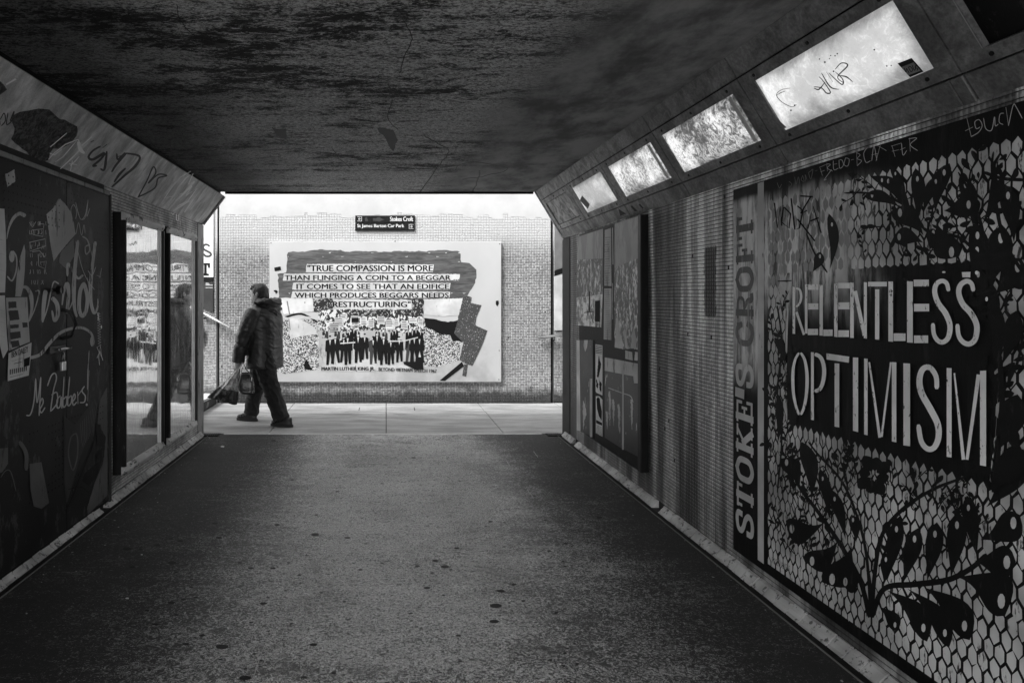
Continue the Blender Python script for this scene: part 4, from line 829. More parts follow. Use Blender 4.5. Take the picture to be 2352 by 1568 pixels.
# border strip
f = Flat(PM, .0012, native=True); f.poly([(3.443, .135), (3.500, .135), (3.500, 2.062), (3.443, 2.062)]); f.build('border_stripe', mats['pale'], mu)
# stencilled words
f = Flat(PM, .0050, Z2)
def V4(x0, x1, ya0, ya1, yb0, yb1): f.poly([(x0, ya0), (x1, ya1), (x1, yb1), (x0, yb0)])
f.G(); V4(665, 683, 166, 172, 488, 490); f.stroke([(690, 178), (715, 190), (724, 235), (714, 280), (690, 305)], 17, taper=(.8, 1, .8)); f.stroke([(694, 345), (742, 490)], 17, sm=False)
f.G(); V4(750, 768, 152, 152, 486, 488); f.bar(772, 842, 170, 38); f.bar(772, 842, 302, 42); f.bar(770, 840, 476, 42)
f.G(); V4(850, 873, 153, 157, 500, 502); f.bar(876, 940, 482, 44)
f.G(); V4(950, 974, 146, 146, 508, 512); f.bar(978, 1058, 160, 38); f.bar(978, 1056, 298, 48); f.bar(978, 1052, 488, 46)
f.G(); V4(1060, 1085, 138, 140, 516, 518); f.stroke([(1096, 205), (1156, 492)], 26, sm=False); V4(1154, 1175, 136, 138, 518, 522)
f.bar(1183, 1312, 150, 32); V4(1231, 1260, 185, 185, 526, 530)
f.G(); V4(1322, 1354, 132, 132, 540, 544); f.bar(1358, 1440, 512, 52)
f.G(); V4(1450, 1490, 130, 132, 548, 550); f.bar(1496, 1600, 142, 46); f.bar(1498, 1602, 310, 52); f.bar(1498, 1595, 526, 52)
f.G(); f.stroke([(1735, 195), (1722, 145), (1690, 128), (1652, 150), (1640, 205), (1665, 280), (1715, 350), (1745, 430), (1735, 510), (1700, 545), (1662, 535), (1635, 490), (1628, 420)], 34, taper=(.8, 1.15, .8), n=5)
f.G(); f.stroke([(1905, 195), (1893, 148), (1860, 130), (1818, 155), (1805, 210), (1832, 285), (1890, 350), (1928, 430), (1920, 520), (1880, 558), (1835, 545), (1805, 500), (1796, 425)], 36, taper=(.8, 1.15, .8), n=5)
f.G(); f.poly([(1826, 68), (1886, 66), (1884, 104), (1830, 103)]); f.disc(1928, 72, 12, 14); f.disc(1996, 252, 10, 16); f.disc(1703, 68, 12, 7)
f.G(); f.stroke([(709, 620), (682, 670), (668, 760), (672, 890), (690, 985), (710, 1040)], 22, taper=(.7, 1, .7)); f.stroke([(723, 620), (750, 670), (765, 770), (762, 890), (746, 985), (724, 1040)], 24, taper=(.7, 1, .7))
f.G(); V4(792, 812, 614, 616, 1074, 1080); f.stroke([(820, 628), (858, 650), (880, 710), (880, 790), (858, 860), (820, 882)], 28, taper=(.9, 1, .9))
f.G(); f.poly([(899, 622), (1055, 645), (1052, 686), (899, 664)]); V4(954, 986, 690, 692, 1122, 1128); f.G(); V4(1080, 1116, 650, 652, 1150, 1160)
f.G(); V4(1157, 1181, 657, 659, 1176, 1182); f.stroke([(1192, 685), (1264, 1195)], 25, sm=False, taper=(.5, 1, .8)); f.stroke([(1340, 685), (1277, 1190)], 22, sm=False, taper=(.6, 1, .7)); V4(1347, 1378, 682, 684, 1224, 1230)
f.G(); V4(1426, 1472, 690, 692, 1250, 1256)
f.G(); f.stroke([(1655, 862), (1650, 780), (1608, 720), (1560, 730), (1537, 800), (1550, 890), (1610, 1000), (1660, 1100), (1668, 1190), (1640, 1262), (1595, 1275), (1550, 1225), (1530, 1112)], 40, taper=(.8, 1.15, .8), n=5)
f.G(); V4(1723, 1757, 722, 724, 1328, 1334); f.stroke([(1776, 760), (1838, 1345)], 27, sm=False, taper=(.4, 1, .9)); f.stroke([(1942, 770), (1863, 1345)], 30, sm=False, taper=(.9, 1, .7)); V4(1952, 1994, 742, 740, 1386, 1394)
f.build('letter', mats['spray'], mu)
# scratched names along the top
f = Flat(PM, .0050, Z1)
for s_ in ([(1860, 250), (1890, 375)], [(1850, 335), (1900, 310)], [(1890, 375), (1940, 345), (1965, 300), (1945, 260), (1915, 275), (1925, 320), (1950, 310)], [(1975, 250), (1990, 320), (2030, 330), (2050, 240), (2055, 300), (2075, 290)], [(2112, 215), (2088, 222), (2082, 275), (2108, 292)], [(2128, 175), (2146, 300)], [(2146, 300), (2178, 160), (2200, 175), (2240, 250)]): f.stroke(s_, 5)
for s_ in ([(855, 590), (870, 640)], [(850, 585), (895, 565)], [(860, 615), (885, 605)], [(900, 560), (905, 610)], [(900, 562), (925, 565), (905, 590), (940, 610)], [(945, 540), (950, 600), (980, 590)], [(945, 565), (970, 560)], [(985, 535), (990, 590), (1015, 570), (1005, 535), (985, 535)], [(1030, 520), (1020, 565), (1045, 575), (1055, 530), (1030, 520)], [(1068, 535), (1085, 530)], [(1105, 480), (1110, 575)], [(1105, 485), (1130, 500), (1110, 525), (1140, 540), (1112, 572)], [(1180, 450), (1155, 490), (1170, 550), (1200, 540)], [(1210, 540), (1225, 440), (1245, 535)], [(1210, 500), (1250, 490)], [(1240, 430), (1310, 470)], [(1275, 410), (1240, 540)], [(1350, 440), (1370, 510)], [(1345, 440), (1410, 420)], [(1350, 475), (1395, 465)], [(1415, 420), (1425, 500), (1450, 470)], [(1405, 465), (1440, 450)], [(1470, 385), (1475, 475)], [(1465, 390), (1520, 385), (1475, 430), (1525, 470)], [(935, 600), (885, 670), (900, 665)]): f.stroke(s_, 4)
f.build('scratched_lettering', mats['pale'], mu)
f = Flat(PM, .0050, Z1)
for s_ in ([(560, 690), (575, 725), (590, 700)], [(640, 680), (660, 700), (640, 730), (665, 740)], [(680, 650), (690, 700), (705, 650), (715, 695)], [(735, 640), (725, 670), (745, 680), (735, 640)], [(755, 680), (752, 635), (765, 670)], [(775, 620), (790, 665), (805, 600), (790, 610), (775, 620)], [(820, 610), (835, 605)]): f.stroke(s_, 3.5)
f.build('scratched_lettering', mats['mid'], mu)
f = Flat(PM, .0042, Z1)
for s_ in ([(540, 830), (560, 1000), (580, 850), (590, 980)], [(600, 860), (590, 960), (640, 1000), (650, 900), (610, 860)], [(655, 800), (680, 1010), (710, 1000), (735, 880), (700, 850)], [(720, 780), (800, 785)], [(785, 790), (720, 900), (760, 880)], [(700, 940), (815, 1085)], [(770, 1000), (805, 850), (860, 1030)], [(790, 950), (840, 930)]): f.stroke(s_, 10, sm=False)
f.stroke([(565, 1362), (655, 1358)], 7, sm=False); f.build('marker_tag', mats['print'], mu)
# slab serif STOKE'S CROFT, reading upwards
sp = Flat(PM, .0030, native=True); sg = Flat(PM, .0030, native=True)
GL = {  # strokes on a 1 x 1 cell, (x, y) with thickness class
 'S': [([(.84, .70), (.82, .92), (.55, .98), (.20, .90), (.14, .70), (.35, .56), (.68, .44), (.86, .26), (.78, .08), (.48, .01), (.18, .08), (.14, .30)], .21)],
 'T': [([(.5, .02), (.5, .95)], .26), ([(.02, .93), (.98, .93)], .13), ([(.07, .93), (.07, .68)], .11), ([(.93, .93), (.93, .68)], .11), ([(.25, .05), (.75, .05)], .11)],
 'O': [([(.5, .98), (.16, .82), (.10, .5), (.16, .18), (.5, .02), (.84, .18), (.90, .5), (.84, .82), (.5, .98)], .22)],
 'K': [([(.24, .02), (.24, .98)], .24), ([(.88, .95), (.32, .42)], .12), ([(.42, .58), (.82, .04)], .24), ([(.04, .05), (.46, .05)], .11), ([(.04, .95), (.46, .95)], .11), ([(.64, .05), (1, .05)], .11), ([(.66, .95), (1, .95)], .11)],
 'E': [([(.26, .02), (.26, .98)], .24), ([(.05, .05), (.92, .05)], .12), ([(.05, .95), (.90, .95)], .12), ([(.3, .5), (.66, .5)], .11), ([(.66, .64), (.66, .36)], .1), ([(.91, .05), (.91, .33)], .11), ([(.89, .95), (.89, .68)], .11)],
 'C': [([(.88, .72), (.72, .95), (.45, .98), (.14, .80), (.08, .5), (.14, .2), (.45, .02), (.76, .07), (.92, .30)], .22), ([(.9, .98), (.9, .66)], .1)],
 'R': [([(.25, .02), (.25, .98)], .24), ([(.05, .95), (.55, .95), (.82, .88), (.86, .72), (.78, .57), (.5, .52), (.3, .52)], .13), ([(.5, .50), (.74, .3), (.78, .06), (.98, .06)], .2), ([(.04, .05), (.5, .05)], .11)],
 'F': [([(.26, .02), (.26, .98)], .24), ([(.05, .05), (.55, .05)], .12), ([(.05, .95), (.92, .95)], .12), ([(.3, .5), (.66, .5)], .11), ([(.66, .64), (.66, .36)], .1), ([(.91, .95), (.91, .66)], .11)],
 "'": [([(.5, .98), (.42, .62)], .34)]}
yy_ = .215; cap0, cap1 = 3.545, 3.705
for ch, h_, fl in (('S', .145, sp), ('T', .14, sp), ('O', .145, sp), ('K', .165, sp), ('E', .14, sp), ("'", .05, sp), ('S', .145, sp), (' ', .08, sp), ('C', .14, sg), ('R', .145, sg), ('O', .145, sg), ('F', .13, sg), ('T', .14, sg)):
    if ch != ' ':
        h = h_-.018
        fl.G()
        for pts, tw in GL[ch]:
            q = [(x_*h, y_*(cap1-cap0)) for x_, y_ in pts]
            if len(q) > 2: q = spl(q, 4)
            q = [(cap0+b_, yy_+a_) for a_, b_ in q]; fl.stroke(q, tw*.15, sm=False)
    yy_ += h_
sp.build('letter', mats['lace'] if 0 else mats['pale'], mu); sg.build('letter', paint('rubbed out lettering', .15, .3, .42, sc=30, st=(1, 1, .2)), mu)
f = Flat(PM, .0030, Z3); f.text('ROSE VICKERS', 515, 635, -20, 22, rot=lambda x, y: (x, y+735+(x-515)*.50), bold=0); f.build('signature', mats['mid'], mu)
f = Flat(PM, .0034, Z3)
for k in range(30):
    x = rr.uniform(900, 1450); y = 1000+(x-900)*.62+rr.uniform(-60, 60); f.stroke([(x, y), (x+rr.uniform(-4, 4), y+rr.uniform(4, 22))], rr.uniform(3, 6), sm=False)
f.build('paint_drips', mats['pale'], mu, kind='stuff')

# ================================================================ THE BACK WALL: SIGN, BIG POSTER
sn = empty('direction_sign', (-.015, YB, 2.41), 'black street sign reading Stokes Croft and St James Barton Car Park above the big poster', 'sign')
PSn = wallY(YB-.022)
(ax, az), (bx_, bz) = PSn.q(816, 495), PSn.q(953, 530); zm = (az+bz)/2
for z0, z1 in ((zm+.003, az), (bz, zm-.003)):
    pt = MB().bev(ax, bx_, YB-.022, YB-.002, z0, z1, .004).build('plate', mats['black'], sn)
f = Flat(PSn, .001, ZP)
f.text('Stokes Croft', 980, 1155, 217, 251, bold=.03); f.text('St James Barton Car Park', 729, 1087, 273, 306, bold=.03)
for x0, y0, d in ((730, 234, -1), (1125, 292, 1)):
    for a, b in (((x0, y0-16), (x0+32, y0-16)), ((x0, y0+16), (x0+32, y0+16)), ((x0+32, y0-16), (x0+32, y0+16)) if d < 0 else ((x0, y0-16), (x0, y0+16))): f.stroke([a, b], 3, sm=False)
    f.stroke([(x0+7, y0), (x0+25, y0)], 3.5, sm=False); tx = x0+7 if d < 0 else x0+25; f.stroke([(tx-d*8, y0-8), (tx, y0), (tx-d*8, y0+8)], 3.5, sm=False)
f.build('lettering', mats['white'], sn)
f = Flat(PSn, .001, ZP); f.poly([(785, 225), (805, 220), (812, 245), (790, 250)], jag=3); f.poly([(850, 228), (900, 222), (940, 240), (900, 252), (850, 250)], jag=4); f.build('sticker_residue', mats['dark'], sn)

po = empty('billboard_poster', (0, YB, .31), 'large white poster with a quotation over a march photograph on the back wall', 'poster')
(px0, pz1), (px1, pz0) = PB.q(620, 555), PB.q(1150, 876)
YPo = YB-.045
m = M('poster white'); n = m.noise(2.2, 5, .6, st=(1, 1, .7)); n2 = m.noise(9, 5, .7); z = m.xyz()[2]; x = m.xyz()[0]
st_ = m.math('MULTIPLY', m.ramp(m.math('ADD', z, m.math('MULTIPLY', n2, .5)), 1.3, .45), m.ramp(x, -1.5, .8, .25, .6)); col = m.mix(m.math('MULTIPLY', st_, m.ramp(n, .35, .6)), .57, .22); col = m.math('MULTIPLY', col, m.ramp(n, .3, .7, .93, 1)); mats['pwhite'] = m.done(col, .45)
MB().bev(px0, px1, YPo, YB-.002, pz0, pz1, .003).build('board', mats['pwhite'], po)
PP = wallY(YPo)
sc_ = YB/YPo
mm = M('brushed wash'); n = mm.noise(14, 6, .7, st=(.22, 1, 1.6), dist=1); mats['wash'] = mm.done(mm.mix(mm.ramp(n, .35, .65), .045, .13), .6)
f = Flat(PP, .0008, ZP)
f.poly([(195, 485), (330, 482), (400, 466), (600, 472), (610, 482), (1070, 482), (1300, 480), (1370, 472), (1515, 480), (1520, 560), (1590, 575), (1640, 620), (1635, 700), (1610, 770), (1560, 830), (1440, 850), (1000, 850), (250, 840), (130, 838), (125, 730), (120, 655), (180, 645), (190, 570)], jag=5)
f.build('painted_wash', mats['wash'], po)
rows = [('"TRUE COMPASSION IS MORE', 340, 1315, 577, 641, 600, 634), ('THAN FLINGING A COIN TO A BEGGAR ...', 165, 1515, 650, 706, 664, 702), ('IT COMES TO SEE THAT AN EDIFICE', 236, 1442, 718, 775, 730, 770), ('WHICH PRODUCES BEGGARS NEEDS', 228, 1440, 785, 838, 798, 836), ('RESTRUCTURING"', 535, 1145, 855, 922, 864, 908)]
f = Flat(PP, .0016, ZP); fs = Flat(PP, .0030, ZP)
for i, (s_, x0, x1, y0, y1, t0, t1) in enumerate(rows):
    f.poly([(x0+2, y0+3), (x0+(x1-x0)*.4, y0), (x1, y0+6), (x1-8, y1-2), (x0+(x1-x0)*.5, y1+2), (x0-6, y1)], jag=2)
    q0, q1 = (x0+8, x1-10) if i not in (2, 3) else (x0+28 if i == 2 else x0+22, x1-12)
    fs.text(s_, q0, q1, t0 if i else t0-14, t1, bold=.045)
f.build('text_strip', mats['white'], po); fs.build('lettering', mats['print'], po)
f = Flat(PP, .0012, ZP)
for k in range(36): # torn bits between the strips
    x = rr.uniform(190, 1560); y = rr.choice((490, 520, 560, 800, 846, 700)); f.poly([(x, y), (x+rr.uniform(8, 30), y+rr.uniform(-3, 3)), (x+rr.uniform(2, 14), y+rr.uniform(3, 8))])
f.build('torn_scraps', mats['white'], po, kind='stuff')
# the march photograph: far crowd, banners, front rank
def dots(name, sc, th, lo, hi, st=(1, 1, 1)):
    m = M(name); v = m.voro(sc, 'F1', 'Color', st=st); s_ = m.t.nodes.new('ShaderNodeSeparateXYZ'); m.put(s_.inputs[0], v); n = m.noise(sc*1.3, 2); return m.done(m.mix(m.math('GREATER_THAN', m.math('ADD', m.math('MULTIPLY', s_.outputs[0], .6), m.math('MULTIPLY', n, .4)), th), lo, hi), .6)
mats['dots'] = dots('printed far crowd', 75, .5, .03, .62, (1, 1, 1.3)); mats['dots2'] = dots('printed near crowd', 42, .52, .02, .7, (1, 1, .7))
mats['leafy'] = dots('printed foliage', 60, .66, .012, .4); 
mm = M('floral paper'); v = mm.voro(22); v2 = mm.voro(60); mats['floral'] = mm.done(mm.mix(mm.ramp(v, .35, .45), mm.mix(mm.ramp(v, .12, .2), .4, .05), mm.mix(mm.ramp(v2, .2, .3), .3, .05)), .7)
f = Flat(PP, .0020, ZP); f.poly([(150, 1010), (440, 1000), (440, 1385), (175, 1415), (100, 1400), (100, 1010)], jag=3); f.poly([(1235, 1010), (1500, 1100), (1520, 1180), (1510, 1310), (1340, 1368), (1235, 1355)], jag=3); f.build('crowd_print', mats['dots'], po)
f = Flat(PP, .0024, ZP); f.poly([(430, 935), (560, 925), (1150, 925), (1235, 985), (1235, 1160), (440, 1160)], jag=3); f.build('crowd_print', mats['dots2'], po)
f = Flat(PP, .0026, ZP); f.poly([(388, 845), (540, 845), (545, 920), (460, 935), (390, 945)], jag=5); f.poly([(1145, 845), (1238, 845), (1235, 985), (1100, 975), (1000, 935), (1145, 922)], jag=5); f.poly([(680, 928), (1000, 925), (1000, 985), (690, 975)], jag=4); f.build('foliage_print', mats['leafy'], po)
f = Flat(PP, .0028, ZP); f.poly([(1240, 990), (1330, 1000), (1420, 1025), (1500, 1010), (1495, 1110), (1535, 1120), (1530, 1175), (1460, 1165), (1440, 1120), (1350, 1110), (1250, 1060)], jag=5); f.poly([(330, 1300), (355, 1330), (385, 1390), (320, 1380)], jag=4); f.stroke([(175, 985), (300, 960), (420, 1020)], 14); f.build('dark_print', mats['print'], po)
f = Flat(PP, .0022, ZP); f.poly([(440, 1320), (500, 1330), (820, 1300), (1010, 1310), (1235, 1350), (1340, 1370), (1310, 1360), (830, 1400), (450, 1400)], jag=2); f.build('road_print', mats['paper2'], po)
f = Flat(PP, .0032, ZP); f.poly([(130, 842), (385, 840), (395, 940), (260, 955), (165, 965)], jag=2); f.poly([(1240, 848), (1535, 840), (1505, 970), (1380, 980), (1240, 965)], jag=2); f.poly([(200, 990), (300, 1005), (400, 1060), (430, 1110), (300, 1130), (215, 1150)], jag=2); f.build('paper_patch', mats['paper'], po)
f = Flat(PP, .0036, ZP); f.stroke([(160, 985), (260, 1000), (330, 985), (420, 1000), (560, 1025)], 13, taper=(.6, 1, .5)); f.build('white_streak', mats['white'], po)
f = Flat(PP, .0036, ZP); f.stroke([(192, 865), (210, 960)], 9, sm=False); f.stroke([(205, 1000), (215, 1080)], 6, sm=False); f.disc(327, 873, 5); f.build('pole_print', mats['mid'], po)
# placards
f = Flat(PP, .0034, ZP); g = Flat(PP, .0040, ZP); rr = random.Random(21)
PLC = [(555, 990, 70, 60), (680, 975, 60, 70), (755, 985, 48, 62), (812, 1000, 46, 64), (880, 980, 60, 58), (945, 1000, 60, 72), (1010, 995, 40, 60), (1065, 1010, 50, 66), (1125, 990, 60, 40), (1190, 995, 42, 55), (515, 1030, 80, 80), (412, 1050, 30, 60), (950, 1070, 70, 30), (700, 1040, 40, 40), (600, 960, 50, 40)]
for x, y, w_, h_ in PLC:
    t = rr.uniform(-4, 4); f.poly([(x, y+t), (x+w_, y-t), (x+w_, y+h_-t), (x, y+h_+t)])
    for k in range(int(h_/15)): g.stroke([(x+6, y+9+k*14), (x+w_-rr.uniform(6, 16), y+9+k*14)], rr.uniform(2.5, 5), sm=False)
f.build('placard_print', mats['paper'], po)
g.poly([(684, 990), (738, 988), (738, 1022), (684, 1024)]); g.text('JOBS', 688, 735, 1028, 1042, bold=.02); g.text('NOW!', 686, 736, 1052, 1066, bold=.02); g.build('placard_lettering', mats['print'], po)
# marchers (plain figures)
sk = Flat(PP, .0046, ZP); dk = Flat(PP, .0052, ZP); wt = Flat(PP, .0058, ZP); rr = random.Random(31)
md = Flat(PP, .0049, ZP)
def marcher(x, y, h, dark=True):
    w_ = h*.15; c_ = rr.choice((dk, dk, md)) if dark else sk
    c_.poly([(x-w_, y+h*.18), (x-w_*.5, y+h*.14), (x+w_*.5, y+h*.14), (x+w_, y+h*.18), (x+w_*1.1, y+h*.52), (x+w_*.8, y+h*.56), (x-w_*.8, y+h*.56), (x-w_*1.1, y+h*.52)])
    s1_ = rr.uniform(-.1, .3); c_.poly([(x-w_*.8, y+h*.54), (x, y+h*.54), (x-w_*(.2+s1_), y+h), (x-w_*(.75+s1_), y+h)]); c_.poly([(x, y+h*.54), (x+w_*.8, y+h*.54), (x+w_*(.8+s1_), y+h*.97), (x+w_*(.3+s1_), y+h*.97)])
    sk.disc(x, y+h*.07, h*.045, h*.065); dk.disc(x, y+h*.025, h*.045, h*.03)
    if dark: wt.poly([(x-w_*.2, y+h*.15), (x+w_*.2, y+h*.15), (x, y+h*.34)])
for k in range(26): marcher(460+k*30+rr.uniform(-8, 8), 1075+rr.uniform(-12, 14), rr.uniform(120, 160), rr.random() < .5)
for x, y, h, d in ((470, 1110, 245, 0), (520, 1125, 225, 1), (560, 1120, 220, 1), (625, 1130, 200, 1), (655, 1110, 240, 1), (690, 1100, 220, 0), (735, 1105, 230, 1), (785, 1110, 200, 1), (850, 1130, 215, 1), (880, 1100, 220, 1), (930, 1120, 230, 1), (985, 1150, 200, 1), (1050, 1130, 200, 1), (1130, 1120, 215, 1), (1165, 1110, 240, 1), (1205, 1120, 220, 1)): marcher(x, y, h, d)
dk.poly([(1080, 1325), (1180, 1325), (1190, 1290), (1230, 1290), (1235, 1385), (1170, 1385), (1085, 1345)]); sk.disc(1210, 1275, 17, 19); sk.stroke([(1030, 1305), (1085, 1335)], 9, sm=False)
wt.stroke([(600, 1185), (710, 1178)], 8, sm=False); wt.stroke([(980, 1168), (1080, 1168), (1190, 1140)], 8, sm=False); sk.stroke([(1070, 1170), (1070, 1290)], 4, sm=False)
sk.build('marcher_print', mats['paper2'], po); md.build('marcher_print', mats['dark'], po); dk.build('marcher_print', mats['print'], po); wt.build('marcher_print', mats['white'], po)
# lower edge paper, floral strips, captions
f = Flat(PP, .0030, ZP); f.poly([(1500, 840), (1575, 822), (1605, 835), (1598, 875), (1680, 895), (1640, 990), (1635, 1048), (1725, 1088), (1690, 1190), (1610, 1358), (1545, 1335), (1510, 1310), (1540, 1180), (1470, 1110), (1500, 1000)], jag=1.5); f.poly([(1545, 1345), (1575, 1345), (1562, 1440), (1532, 1432)], jag=1.5); f.build('floral_paper', mats['floral'], po)
f = Flat(PP, .0036, ZP); f.poly([(1358, 1470), (1530, 1325), (1545, 1360), (1400, 1472)]); f.poly([(92, 606), (140, 596), (146, 624), (98, 634)], jag=1); f.poly([(85, 780), (112, 778), (122, 790), (105, 810), (100, 795)], jag=2); f.poly([(1790, 860), (1808, 855), (1812, 880), (1800, 905), (1788, 885)], jag=2); f.disc(1018, 404, 4); f.build('torn_strip', mats['print'], po)
f = Flat(PP, .0062, ZP); f.text('MARTIN LUTHER KING JR.', 455, 862, 1365, 1400, bold=.035); f.text('BEYOND VIETNAM SPEECH 1967', 892, 1336, 1368, 1394, rot=lambda x, y: (x, y+(x-892)*.035), bold=.035); f.build('caption', mats['print'], po)
f = Flat(PP, .0012, ZP); 
for x, y in ((68, 418), (1818, 425), (1812, 1462), (1815, 1240)): f.disc(x, y, 4)
f.build('screws', mats['dark'], po)

# ---- left wing: sign board, handrail, disc; ramp kerb
def board_on(pl, pts, name, mat, par, off=.02):
    P0 = [pl.q(*p) for p in pts]; n = len(pts); V = [pl.m(a, b, off) for a, b in P0]+[pl.m(a, b, .001) for a, b in P0]
    return mk(name, V, [tuple(range(n)), tuple(range(2*n-1, n-1, -1))]+[(i, (i+1) % n, n+(i+1) % n, n+i) for i in range(n)], mat, par)
sb = empty('stair_sign', PWL.m(.4, 1.7, .02), 'white sign with black S and T, cut off by the left tunnel jamb', 'sign')
board_on(PWL, [(400, 470), (492, 470), (492, 636.5), (400, 636.5)], 'board', mats['white'], sb); board_on(PWL, [(400, 637), (491, 637), (491, 647), (400, 647)], 'black_band', mats['print'], sb, .022); board_on(PWL, [(400, 648), (491, 648), (491, 717), (400, 680)], 'lower_panel', mats['dark'], sb)
PSB = Plane(); PSB.m = lambda a, b, o: PWL.m(a, b, o+.02); PSB.q = PWL.q; ZSB = Z(6.03, 470, 480)
f = Flat(PSB, .001, ZSB); f.stroke([(262, 735), (240, 712), (200, 708), (170, 735), (180, 775), (230, 805), (275, 830), (285, 860), (250, 880), (205, 875), (175, 845)], 26, taper=(1, 1.1, 1)); f.build('lettering', mats['dark'], sb)
f = Flat(PSB, .001, ZSB); f.poly([(100, 980), (270, 980), (270, 1050), (245, 1050), (235, 1008), (222, 1008), (222, 1130), (255, 1140), (255, 1163), (155, 1163), (155, 1140), (185, 1130), (185, 1008), (130, 1008), (128, 1055), (100, 1055)]); f.build('lettering', mats['print'], sb)
f = Flat(PSB, .0024, ZSB)
for y, x1 in ((1275, 250), (1290, 262), (1303, 310), (1340, 310)): f.stroke([(210, y), (x1, y)], 7, sm=False)
f.build('small_print', mats['paper'], sb)
def rail(pl, pts, name, label, brk, r=.019, off=.075):
    R_ = empty(name, pl.m(*pl.q(*pts[0]), off), label, 'handrail'); P_ = [pl.m(*pl.q(*p), off) for p in pts]; m = MB(); m.tube(P_, r, 12); m.build('rail', mats['metal'], R_, smooth=True)
    for p in brk:
        a, b = pl.q(*p); m = MB(); m.tube([pl.m(a, b-.05, 0), pl.m(a, b-.05, off), pl.m(a, b-.01, off)], .010, 8); m.build('bracket', mats['dmetal'], R_)
rail(PWL, [(420, 686), (472, 718), (535, 751)], 'handrail', 'sloping metal handrail on the back wall left of the walking person', [(473, 722)])
rail(PWR, [(1230, 774), (1300, 768), (1360, 763)], 'handrail', 'level metal handrail at the right end of the back wall', [(1270, 772)])
dsk = empty('round_plate', PWL.m(*PWL.q(447, 765), .1), 'dark round plate with pale rim half hidden behind the left jamb of the tunnel mouth', 'plate')
a, b = PWL.q(447, 765); m = MB(); m.tube([PWL.m(a, b, .03), PWL.m(a, b, .05)], .165, 28); m.build('face', mats['black'], dsk)
m = MB(); m.tube([PWL.m(a+.165*math.cos(k*math.pi/16), b+.165*math.sin(k*math.pi/16), .055) for k in range(33)], .010, 8, caps=False); m.build('rim', mats['mid'], dsk, smooth=True)
kb = empty('ramp_kerb', (-2.5, 9, 0), 'low dark kerb with a white graffiti-marked top at the foot of the ramp on the left', 'kerb')
def kz(y): return .11+.02*(9.5-y)
m = MB(); V = [(-2.36, 6.9, -.04), (-2.36, YB-.05, -.04), (-2.36, YB-.05, kz(9.5)), (-2.36, 6.9, kz(6.9))]; V += [(-2.62, v[1], v[2]) for v in V]; m.add(V, [(0, 1, 2, 3), (7, 6, 5, 4), (0, 4, 5, 1), (1, 5, 6, 2), (2, 6, 7, 3), (3, 7, 4, 0)]); m.build('kerb_face', mats['dark'], kb)
m = MB(); V = [(-2.35, 6.9, kz(6.9)+.001), (-2.35, YB-.06, kz(9.5)+.001), (-2.35, YB-.06, kz(9.5)+.03), (-2.35, 6.9, kz(6.9)+.03)]; V += [(-2.63, v[1], v[2]) for v in V]; m.add(V, [(0, 1, 2, 3), (7, 6, 5, 4), (0, 4, 5, 1), (1, 5, 6, 2), (2, 6, 7, 3), (3, 7, 4, 0)]); m.build('coping', mats['white'], kb)
f = Flat(wallX(-2.35, 1), .001, native=True); y = 8.2
while y < 9.3:
    z_ = kz(y)+.003; f.stroke([(y, z_), (y+.02, z_+.024), (y+.03, z_+.004), (y+.05, z_+.022)], .007, sm=False); y += rr.uniform(.06, .09)
f.build('graffiti_tag', mats['print'], kb)
f = Flat(wallX(-2.36, 1), .001, native=True); f.poly([(8.95, .02), (9.08, .03), (9.1, .09), (9.0, .10)], jag=.01); f.build('paint_patch', mats['mid'], kb)
struct(MB().add([(-6, 6.9, -.04), (-2.63, 6.9, .05), (-2.63, YB+.1, .05), (-6, YB+1.2, .55), (-6, 6.9, .55)], [(0, 1, 4), (1, 2, 3, 4)]).build('ramp', mats['slab']))
# right wing board
rb = empty('wall_board', PWR.m(.3, 1.5, .02), 'grey over white board at the right end of the back wall, cut off by the jamb', 'board')
board_on(PWR, [(1273, 440), (1360, 440), (1360, 592), (1273, 621)], 'upper_panel', mats['mid'], rb); board_on(PWR, [(1273, 621.5), (1360, 592.5), (1360, 606), (1273, 634)], 'black_band', mats['print'], rb, .022)
board_on(PWR, [(1272, 635), (1360, 607), (1360, 758), (1273, 758)], 'white_panel', mats['white'], rb)
f = Flat(PWR, .024); f.poly([(1294.5, 696), (1302, 694), (1302, 712), (1298, 706)]); f.build('torn_corner', mats['print'], rb)

# ================================================================ THE WALKER
# local frame: f forward, l to the figure's left, z up; the walk goes to the left of the picture and a little away
WX, WY = -1.42, 8.0; yaw = math.radians(20); ORGW = (WX, WY, 0)
def wl3(f_, l_, z_): return Vector((WX-f_*math.cos(yaw)-l_*math.sin(yaw), WY+f_*math.sin(yaw)-l_*math.cos(yaw), z_))
class LF(MB):
    def ring(s, sec, n=20):
        """sec: list of (f, l, z, rf, rl) horizontal ellipses"""
        V = []; 
        for (f_, l_, z_, rf, rl) in sec: V += [wl3(f_+rf*math.cos(2*math.pi*k/n), l_+rl*math.sin(2*math.pi*k/n), z_) for k in range(n)]
        m_ = len(sec); Fc = [(i*n+k, i*n+(k+1) % n, (i+1)*n+(k+1) % n, (i+1)*n+k) for i in range(m_-1) for k in range(n)]+[tuple(range(n)), tuple((m_-1)*n+k for k in range(n-1, -1, -1))]
        return s.add(V, Fc)
    def limb(s, pts, r, n=14, sq=None): return s.tube([wl3(*p) for p in spl(pts, 5)], list(np.interp(np.linspace(0, 1, (len(pts)-1)*5+1), np.linspace(0, 1, len(r)), r)), n)
    def ball(s, c, rf, rl, rz, n=16):
        sec = [(c[0], c[1], c[2]+rz*math.sin(t), rf*math.cos(t), rl*math.cos(t)) for t in np.linspace(-math.pi/2*.97, math.pi/2*.97, 11)]; return s.ring(sec, n)
